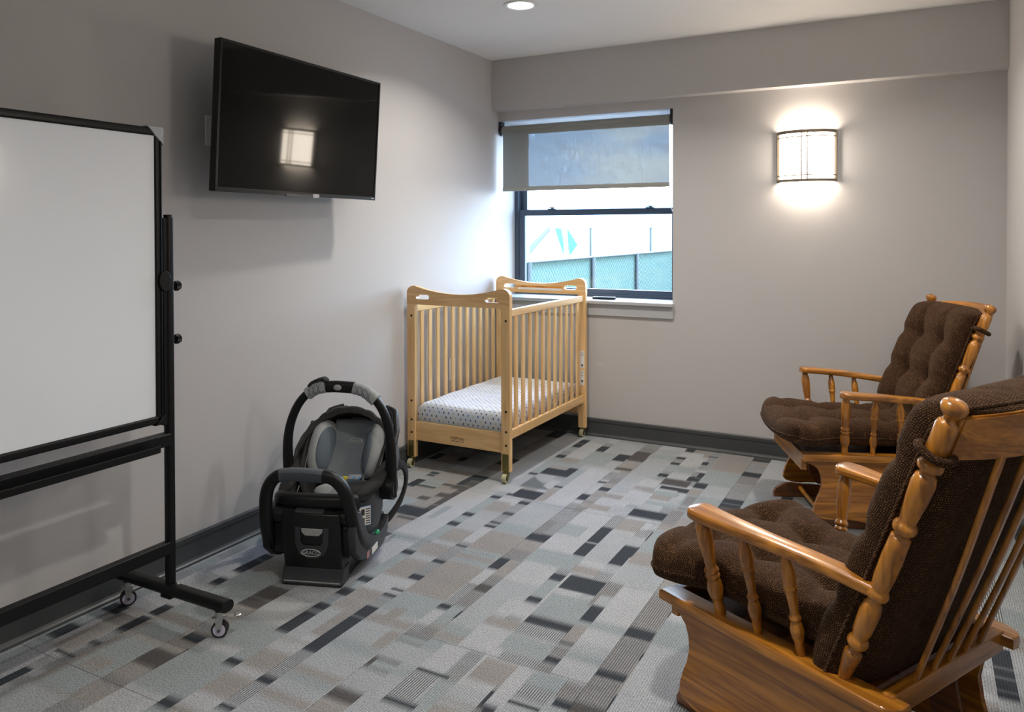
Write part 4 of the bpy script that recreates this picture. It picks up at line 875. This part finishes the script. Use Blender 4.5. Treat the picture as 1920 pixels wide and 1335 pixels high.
# base body
bm = bmesh.new(); prism(bm, [(.03, 0), (.03, .20), (.12, .19), (.24, .085), (.40, .060), (.47, .10), (.50, .10), (.53, .02), (.53, 0)], -.125, .105, 'X', .006)
base = obj('base', bm, m_pl, cs)
for s, xa in ((1, .150), (-1, -.185)):                                   # side rims sweeping back from the loop
    P = [(-.01, .20), (.02, .27), (.06, .26), (.085, .20), (.12, .15), (.18, .115), (.25, .095), (.32, .10), (.375, .135), (.385, .125), (.37, .075), (.33, .045), (.26, .035), (.16, .045), (.06, .075), (.0, .125)]
    bm = bmesh.new(); prism(bm, P, xa-.016, xa+.016, 'X', .006); obj('side_rim', bm, m_pl2 if s > 0 else m_pl, base, smooth=50)
bm = B(-.17, .135, .02, .16, .10, .215, .012); obj('base_collar', bm, m_pl, base, smooth=50)
# front leg
bm = bmesh.new(); prism(bm, [(-.112, .055), (.112, .055), (.106, .21), (.100, .262), (-.125, .262), (-.122, .21)], -.002, .10, 'Y', .006); fl = obj('front_leg', bm, m_pl, cs, smooth=50)
bm = bmesh.new(); sec = [(-.016, .004), (-.018, .012), (-.010, .020), (-.006, .060), (.0, .064), (.06, .064), (.06, .004)]; prism(bm, sec, -.117, .117, 'X', .004); obj('toe', bm, m_pl2, fl, smooth=50)
bm = bmesh.new(); sweep(bm, [(-.108, -.016, .016), (.108, -.016, .016)], circ(.0022, 8)); obj('toe_trim', bm, m_silv, fl, smooth=50)
bm = bmesh.new(); uo = [(-.070, .212), (-.068, .150), (-.052, .112), (-.020, .098), (.012, .098), (.044, .112), (.060, .150), (.062, .212)]
ui = [(.042, .212), (.040, .160), (.030, .146), (-.038, .146), (-.048, .160), (-.050, .212)]
prism(bm, uo+ui, -.008, .0, 'Y', .002); obj('pull_surround', bm, m_pl2, fl)
bm = bmesh.new(); prism(bm, [(-.046, .208), (-.044, .194), (-.030, .182), (.022, .182), (.036, .194), (.038, .208)], -.006, .004, 'Y', .002); obj('pull_handle', bm, m_silv, fl)
def logo(parent, org, xd, yd, wd, tsz):
    bm = bmesh.new(); ring = [(wd*cos(2*pi*k/36), wd*.36*sin(2*pi*k/36), 0) for k in range(36)]; tube(bm, ring, wd*.045, 6, closed=True)
    f = frame_mtx(org, xd, yd); obj('logo_ring', xf(bm, f), m_logo, parent, smooth=0); obj('logo_text', xf(text_bm('GRACO', tsz, .0004, 1.0), f), m_logo, parent)
logo(fl, (-.006, -.0095, .121), (1, 0, 0), (0, 0, 1), .037, .0185)
bm = bmesh.new(); tube(bm, [(.114, .055, .095), (.1165, .055, .095)], .010, 12); obj('screw_hole', bm, mat('void_black', (.002, .002, .002), .9), fl)
# beam with silver insert
bm = bmesh.new(); sweep(bm, [(-.172, .045, .240), (.128, .045, .240)], rrect(.075, .060, .026, 5)); bb = obj('cross_beam', bm, m_pl, cs, smooth=50)
bm = bmesh.new(); sweep(bm, [(-.075, .041, .2425), (.035, .041, .2425)], rrect(.078, .062, .026, 5)); obj('beam_insert', bm, m_pl2, bb, smooth=50)
# rebound loop
LP = [(-.170, .09, .085), (-.182, .04, .12), (-.186, .01, .19), (-.184, -.005, .29), (-.172, -.008, .355), (-.135, -.010, .398), (-.075, -.010, .408), (.03, -.010, .408), (.085, -.010, .398), (.125, -.008, .355), (.142, .0, .29), (.150, .025, .21), (.152, .065, .15), (.152, .13, .105)]
bm = bmesh.new(); sweep(bm, catmull(LP, 6), rrect(.046, .040, .016, 4), upv=(0, 1, 0)); lp_ = obj('rebound_bar', bm, m_pl, cs, smooth=60)
bm = bmesh.new(); sweep(bm, catmull([(-.120, -.011, .4035), (-.075, -.011, .4085), (.0, -.011, .409), (.045, -.011, .4065)], 6), rrect(.048, .042, .016, 4), upv=(0, 1, 0)); gp_ = obj('grip_pad', bm, m_rub, lp_, smooth=60)
bm = bmesh.new()
for i in range(20):
    for j in range(5): ellipsoid(bm, (-.112+i*.0080+(j % 2)*.004, -.0325-.0, .395+j*.0055+(.003 if 3 < i < 17 else 0)), (.0025, .0015, .0018), nu=6, nv=4)
obj('grip_dimples', bm, m_pl2, gp_, smooth=0, kind='stuff')
# carrier shell (lofted bowl)
def lerp_tab(tab, s):
    for (a, va), (b, vb) in zip(tab, tab[1:]):
        if s <= b:
            f = (s-a)/(b-a); f = f*f*(3-2*f); return tuple(x+(y-x)*f for x, y in zip(va, vb))
    return tab[-1][1]
#  s : (y, half width, rim z, bottom z)
TAB = [(0, (.075, .130, .285, .235)), (.12, (.115, .158, .292, .190)), (.35, (.23, .182, .300, .135)), (.6, (.37, .192, .345, .120)), (.8, (.50, .182, .445, .190)), (.93, (.585, .150, .510, .300)), (1, (.615, .10, .520, .400))]
XC = -.018
def bowl(shrink, dz, s0=0, s1=1, t0=0, t1=1):
    def fn(u, v):
        y, hw, zr, zb = lerp_tab(TAB, s0+(s1-s0)*v); th = pi*(t0+(t1-t0)*u); c, q = cos(th), sin(th)
        e = .75; cx = math.copysign(abs(c)**e, c); sz = abs(q)**e
        return (XC-(hw-shrink)*cx, y, zr+dz-(zr-zb-shrink)*sz)
    return fn
obj('carrier_shell', quad_sheet(bowl(0, 0), 30, 30, .008), m_pl, cs, smooth=50)
bm = bmesh.new()
for sgn in (0, 1):
    P = [bowl(0, 0)(sgn, k/24) for k in range(25)]; tube(bm, P, .012, 8)
sweep(bm, [bowl(0, 0)(k/16, 0) for k in range(17)], circ(.012, 8)); 
obj('rim', bm, m_pl, cs, smooth=50)
bm = bmesh.new(); sweep(bm, catmull([(-.165, .085, .285), (-.14, .055, .292), (-.018, .045, .292), (.10, .055, .292), (.13, .085, .285)], 6), rrect(.05, .058, .022, 4)); obj('foot_bolster', bm, m_pl, cs, smooth=60)
obj('seat_liner', quad_sheet(bowl(.014, .004), 30, 30, .006), m_bfab, cs, smooth=0)
# thick fabric bolsters over the rims
for sgn in (0, 1):
    P = [Vector(bowl(.004, .010)(sgn, k/20)) for k in range(1, 14)]; bm = bmesh.new(); n = len(P)
    sweep(bm, P, circ(.024, 12, .020), scales=[(.5+.7*sin(pi*i/(n-1)), .5+.7*sin(pi*i/(n-1))) for i in range(n)]); obj('side_bolster', bm, m_bfab, cs, smooth=0)
# side panels inside, with thin piping
for s in (-1, 1):
    fn = lambda u, v, s=s: (XC+s*(.165-.055*v+.02*u), .25+.20*u, .28+.16*u-.12*v+.03*(1-v)+.02*u)
    sp_ = obj('inner_side_pad', quad_sheet(fn, 10, 8, .012), m_bfab, cs, smooth=0)
    obj('piping', tube(bmesh.new(), [(XC+s*.150, .23, .255), (XC+s*.150, .30, .33), (XC+s*.158, .38, .42)], .0022, 6, 6), m_pipe, sp_, smooth=0)
# back and seat insert
def back_fn(u, v):
    x = XC+.012+(-.086+.172*u)*(1+.10*v); y = .315+.175*v+.012*sin(pi*u); z = .262+.225*v
    return (x, y, z)
bp_ = obj('back_pad', quad_sheet(back_fn, 16, 14, .014), m_grey, cs, smooth=0)
def head_panel(u, v):
    x = XC+.012+(-.072+.144*u)*(1+.05*v); return (x, .4445+.050*v+.010*sin(pi*u), .408+.052*v)
hp_ = obj('head_pad', quad_sheet(head_panel, 12, 8, .014), mat('mid_grey_fabric', srgb(96, 100, 104), .9, bump=.3, bscale=700), cs, smooth=0)
obj('piping', tube(bmesh.new(), [(XC-.060, .478, .452), (XC+.012, .488, .448), (XC+.084, .478, .452)], .002, 6, 6), m_bfab, hp_, smooth=0)
logo(hp_, (.006, .4275, .418), (1, 0, 0), (0, .60, .80), .029, .0145)
sf = lambda u, v: (XC+.012+(-.080+.16*u), .15+.17*v, .232+.012*v+.018*cos(pi*(u-.5)*1.0)*(1-v))
obj('seat_pad', quad_sheet(sf, 12, 10, .016), m_lgrey, cs, smooth=0)
bm = bmesh.new(); ellipsoid(bm, (-.120, .150, .262), (.032, .028, .022)); ellipsoid(bm, (-.062, .145, .262), (.028, .026, .020)); ellipsoid(bm, (.035, .16, .275), (.052, .045, .035)); obj('leg_pads', bm, m_lgrey, cs, smooth=0)
# head wings: light quilted rim, slate inner face
for s in (-1, 1):
    R_ = Matrix.Rotation(radians(-36), 3, 'X')@Matrix.Rotation(radians(s*26), 3, 'Z')
    c = Vector((XC+s*.112+.004, .402, .388))
    bm = bmesh.new(); ellipsoid(bm, c, (.040, .070, .122), .8, R_, 24, 16); wg = obj('head_wing', bm, m_lgrey, cs, smooth=0)
    bm = bmesh.new(); ellipsoid(bm, c+R_@Vector((-s*.021, -.006, -.006)), (.026, .056, .098), .9, R_, 24, 16); obj('inner_cushion', bm, m_slate, wg, smooth=0)
    bm = bmesh.new()      # quilting seams over the light rim
    for k in range(-4, 5):
        a = []
        for q in range(9):
            f = -1+2*q/8; zz = k*.024+f*.010; rr2 = math.sqrt(max(0, 1-(zz/.120)**2)); ang = radians(-s*0+(-60+120*(q/8)))
            a.append(c+R_@Vector((s*.0405*rr2*cos(ang), .0705*rr2*sin(ang), zz)))
        tube(bm, a, .0011, 5)
    obj('quilt_seam', bm, m_slate, wg, smooth=0, kind='stuff')
# headrest adjuster
bm = bmesh.new(); sweep(bm, catmull([(XC-.020, .490, .468), (XC-.018, .493, .492), (XC+.018, .496, .497), (XC+.050, .493, .492), (XC+.052, .490, .468)], 5), rrect(.018, .012, .004), upv=(0, 1, 0)); obj('headrest_release', bm, m_pl, cs, smooth=50)
# harness
bm = bmesh.new(); sweep(bm, catmull([(.050, .30, .275), (.066, .26, .322), (.070, .22, .318)], 5), rrect(.05, .016, .006), upv=(0, 0, 1)); hn = obj('crotch_pad', bm, m_grey, cs, smooth=50)
obj('buckle_tag', B(.024, .048, .232, .238, .306, .328, .001), m_yel, hn)
for i, (x0_, x1_) in enumerate(((.050, .076), (.064, .102))): obj('strap_edge', tube(bmesh.new(), [(x0_, .220, .300), ((x0_+x1_)/2, .222, .318), (x1_, .228, .332)], .0035, 6, 5), m_blue, hn, smooth=0)
# canopy folded behind the headrest
def can(u, v):
    a = pi*u; c, q = cos(a), sin(a); rip = .0015*sin(a*26)*(1-v)**2
    w = .216-.016*v+rip; y = .335+.115*q+v*(.125+.03*q); z = .300+(.252+rip)*q**.85-v*(.0+.055*q)-.5*v*v*.06*q
    return (XC-w*c, y, z)
obj('canopy', quad_sheet(can, 90, 10, .005), m_char, cs, smooth=0)
bm = bmesh.new(); P = [Vector(can(.02+.96*k/70, 0))+Vector((0, -.004, -.006+.001*sin(k*.9))) for k in range(71)]
sweep(bm, P, rrect(.012, .030, .005, 2), upv=(0, 0, 1), scales=[(1, 1+.06*sin(k*.9)) for k in range(71)]); obj('canopy_hem', bm, mat('grey_brown_canopy_hem', srgb(66, 65, 64), .9, noise=.25, nscale=60, bump=.6, bscale=300), cs, smooth=0)
def can_in(u, v):
    a = pi*u; c, q = cos(a), sin(a); return (XC-(.207-.03*v)*c, .345+.118*q+v*.11, .300+.238*q**.85-.07*v*q)
obj('canopy_lining', quad_sheet(can_in, 40, 6, .004), m_bfab, cs, smooth=0)
# carry handle
HP = [(-.228, .30, .270), (-.238, .30, .36), (-.238, .30, .45), (-.222, .30, .53), (-.185, .30, .605), (-.130, .30, .655), (-.06, .30, .672), (.03, .30, .672), (.095, .30, .655), (.150, .30, .610), (.185, .30, .54), (.200, .30, .45), (.202, .30, .36), (.200, .30, .235)]
HC = catmull(HP, 6); n = len(HC); bm = bmesh.new(); sweep(bm, HC, rrect(.034, .028, .011, 4), upv=(0, 1, 0), scales=[(1+.5*math.exp(-((i/(n-1)-1.0)/.14)**2)+.35*math.exp(-((i/(n-1))/.14)**2), 1) for i in range(n)])
hd = obj('carry_handle', bm, m_pl, cs, smooth=50)
bm = bmesh.new(); sweep(bm, catmull([(-.068, .30, .6715), (-.02, .30, .6735), (.05, .30, .6700)], 6), rrect(.047, .040, .016, 4), upv=(0, 1, 0)); hg = obj('hand_grip', bm, m_pl, hd, smooth=50)
bm = bmesh.new(); ellipsoid(bm, (-.015, .279, .673), (.017, .004, .012)); obj('release_button', bm, m_silv, hg, smooth=0)
for P in ([(-.150, .30, .640), (-.115, .30, .662), (-.070, .30, .673)], [(.048, .30, .671), (.095, .30, .657), (.140, .30, .622)]):
    bm = bmesh.new(); C2 = catmull(P, 8); sweep(bm, C2, rrect(.050, .044, .017, 4), upv=(0, 1, 0), scales=[(1+.03*sin(i*1.6), 1) for i in range(len(C2))]); sl = obj('arm_pad', bm, m_lgrey, hd, smooth=60)
    bm = bmesh.new(); q = C2
    for i in range(2, len(q)-3, 4):
        for d in (-1, 1): tube(bm, [q[i]+Vector((0, -.0226, -.02*d)), q[i+3]+Vector((0, -.0226, .02*d))], .0010, 5)
    obj('quilt_seam', bm, m_slate, sl, smooth=0, kind='stuff')
bm = bmesh.new(); sweep(bm, catmull([(-.142, .30, .672), (-.125, .30, .690), (-.085, .30, .704), (-.068, .30, .694)], 5), rrect(.012, .040, .005), upv=(0, 1, 0)); obj('pad_flap', bm, m_bfab, hd, smooth=50)
for x, s in ((-.228, -1), (.204, 1)):
    bm = bmesh.new(); tube(bm, [(x-s*.035, .30, .272), (x+s*.012, .30, .272)], .047, 28); tube(bm, [(x+s*.011, .30, .272), (x+s*.016, .30, .272)], .036, 28); hb_ = obj('pivot_hub', bm, m_pl, cs, smooth=35)
    bm = bmesh.new(); ellipsoid(bm, (x+s*.016, .30, .272), (.003, .010, .012)); obj('hub_button', bm, m_pl2, hb_, smooth=0)
# strap loop hanging behind on the right
bm = bmesh.new(); sweep(bm, catmull([(.165, .42, .33), (.190, .50, .30), (.192, .54, .23), (.175, .52, .15), (.150, .45, .10), (.13, .40, .09)], 6), rrect(.035, .012, .004), upv=(1, 0, 0)); obj('vehicle_strap_cover', bm, m_bfab, cs, smooth=50)
bm = bmesh.new(); ellipsoid(bm, (.100, .185, .286), (.062, .085, .036), .8); obj('thigh_bolster', bm, m_bfab, cs, smooth=0)
bm = bmesh.new(); ellipsoid(bm, (-.020, .165, .292), (.045, .05, .022)); obj('lap_pad', bm, m_lgrey, cs, smooth=0)
fp_ = catmull([(.04, .080, 0), (.100, .100, 0), (.140, .145, 0), (.162, .205, 0), (.170, .29, 0)], 5)
bm = bmesh.new(); n = len(fp_); Vf = [[bm.verts.new((q.x-(.02 if z < .2 else 0), q.y, z)) for q in fp_] for z in (.110, .20, .282)]
for a, b in zip(Vf, Vf[1:]):
    for i in range(n-1): bm.faces.new((a[i], a[i+1], b[i+1], b[i]))
bmesh.ops.recalc_face_normals(bm, faces=bm.faces); bmesh.ops.solidify(bm, geom=bm.faces[:], thickness=.006)
obj('shell_fairing', bm, m_pl2, cs, smooth=40)
# labels and level indicator
lf = frame_mtx((.1365, .128, .215), (.70, .72, 0), (.02, .02, 1))
bm = B(-.042, .042, -.040, .034, 0, .001); la = obj('instruction_label', xf(bm, lf), m_lab, cs)
bm = bmesh.new()
for i in range(3):
    for j in range(2): box(bm, -.038+i*.020, -.024+i*.020, -.034+j*.034, -.010+j*.034, .001, .0014)
for i in range(7): box(bm, .020, .038, -.034+i*.009, -.030+i*.009, .001, .0014)
obj('label_print', xf(bm, lf), m_pl2, la)
obj('label_border', xf(tube(bmesh.new(), [(-.042, .034, .001), (-.042, -.040, .001), (.042, -.040, .001), (.042, .034, .001)], .0013, 6, closed=True), lf), m_blue, la)
bm = B(.1660, .1672, .17, .235, .052, .078); obj('rim_label', bm, m_lab, cs); bm = B(.1660, .1675, .11, .14, .058, .082); obj('rim_label', bm, mat('pink_grey_label', srgb(150, 110, 108), .5), cs)
bm = bmesh.new(); ellipsoid(bm, (.158, .255, .105), (.009, .018, .010)); obj('level_indicator', bm, m_grn, cs, smooth=0)

# ---------------------------------------------------------------- outdoors, seen through the window
m_mint = mat('green_privacy_fence_fabric', srgb(100, 126, 114), .8, noise=.12, nscale=30, bump=.6, bscale=40)
m_galv = mat('galvanised_steel', srgb(48, 56, 58), .45, metal=.4)
g = bmesh.new(); box(g, -60, 30, .6, 160, -1.2, -1.0); ob = obj('ground', g, mat('pale_gravel_ground', (.22, .21, .19), .9, noise=.15, nscale=.8)); ob['kind'] = 'structure'
fy = [4.0, 6.75, 9.56, 12.2, 15.3, 18.2, 21.1]
fe = thing('chain_link_fence', 'chain-link fence with green privacy fabric seen through the window', 'fence', (-3.2, 12.5, -1.0))
T = Matrix.Translation((3.2, -12.5, 1.0))
for y in fy: obj('fence_post', xf(tube(bmesh.new(), [(-3.16, y, -1.0), (-3.16, y, .80)], .045, 12), T), m_galv, fe, smooth=40)
for a, b in zip(fy, fy[1:]):
    bm = bmesh.new(); n = 30
    grid(bm, lambda u, v: (-3.215+.006*sin(u*60)*sin(v*24), a+(b-a)*u, -.97+1.74*v), n, 12); bmesh.ops.solidify(bm, geom=bm.faces[:], thickness=.01)
    obj('privacy_panel', xf(bm, T), m_mint, fe, smooth=0)
    bm = bmesh.new(); nn_ = int((b-a)/.11)
    for i in range(nn_+16):
        for sg in (-1, 1):
            y0_ = a+(i-16 if sg > 0 else i)*.11; q0 = max(a, min(b, y0_)); q1 = max(a, min(b, y0_+sg*1.74))
            if abs(q1-q0) < .05: continue
            za = -.97+abs(q0-y0_); zb_ = -.97+abs(q1-y0_)
            if zb_-za > .02: tube(bm, [(-3.195, q0, za), (-3.195, q1, min(.78, zb_))], .004, 4)
    obj('chain_link_wire', xf(bm, T), m_galv, fe, kind='stuff')
obj('top_rail', xf(tube(bmesh.new(), [(-3.16, 4, .79), (-3.16, 21.1, .79)], .024, 10), T), m_galv, fe, smooth=40)
ps = thing('playground_shelter', 'teal and white playground canopy beyond the fence', 'playground', (-9.9, 22.7, -1.0)); T = Matrix.Translation((9.9, -22.7, 1.0))
m_teal = mat('teal_panel', srgb(36, 120, 116), .5); m_pale = mat('pale_grey_panel', srgb(100, 104, 108), .5)
def slab(bm, pts, th=.08):
    a = [bm.verts.new(p) for p in pts]; b = [bm.verts.new(Vector(p)+Vector((0, th, 0))) for p in pts]; bm.faces.new(a); bm.faces.new(b[::-1]); k = len(a)
    for i in range(k): bm.faces.new((a[i], b[i], b[(i+1) % k], a[(i+1) % k]))
    return bm
obj('teal_panel', xf(slab(bmesh.new(), [(-10.05, 22.69, 1.41), (-9.83, 22.8, 1.40), (-9.66, 22.85, .37), (-9.74, 22.83, .37)]), T), m_teal, ps)
obj('white_panel', xf(slab(bmesh.new(), [(-9.83, 22.8, 1.40), (-9.60, 22.9, 1.38), (-9.55, 22.92, .37), (-9.66, 22.85, .37)]), T), m_pale, ps)
obj('teal_panel', xf(slab(bmesh.new(), [(-9.60, 22.9, 1.38), (-9.28, 23.09, .78), (-9.52, 22.95, .37)]), T), m_teal, ps)
obj('slide_ramp', xf(slab(bmesh.new(), [(-10.9, 22.2, .72), (-10.25, 22.6, 1.50), (-10.18, 22.62, 1.40), (-10.9, 22.2, .40)]), T), mat('dark_grey_ramp', srgb(74, 80, 84), .6), ps)
for x, y in ((-10.18, 22.62), (-9.70, 22.86)): obj('support_post', xf(tube(bmesh.new(), [(x, y, -1), (x, y, 1.45)], .05, 10), T), m_pale, ps, smooth=40)
for x, y, z, lb_ in ((-6.55, 17.75, 1.36, 'left of the two thin steel poles beyond the fence'), (-4.9, 18.62, 1.36, 'right of the two thin steel poles beyond the fence')):
    q = thing('steel_pole', lb_, 'pole', (x, y, -1)); obj('shaft', tube(bmesh.new(), [(0, 0, 0), (0, 0, z+1)], .035, 10), m_galv, q, smooth=40); obj('cap', tube(bmesh.new(), [(0, 0, z+1), (0, 0, z+1.04)], .055, 10), m_galv, q, smooth=40)
bm = bmesh.new(); grid(bm, lambda u, v: (-130+180*u, 125+60*v, -1.2+(6+7*u+2.5*sin(u*7)+1.2*sin(u*19))*sin(pi*min(1, v*1.2)/2)), 60, 12); ob = obj('distant_hills', bm, mat('hazy_hill_green', srgb(120, 140, 140), .9, noise=.2, nscale=.1), smooth=0); ob['kind'] = 'structure'
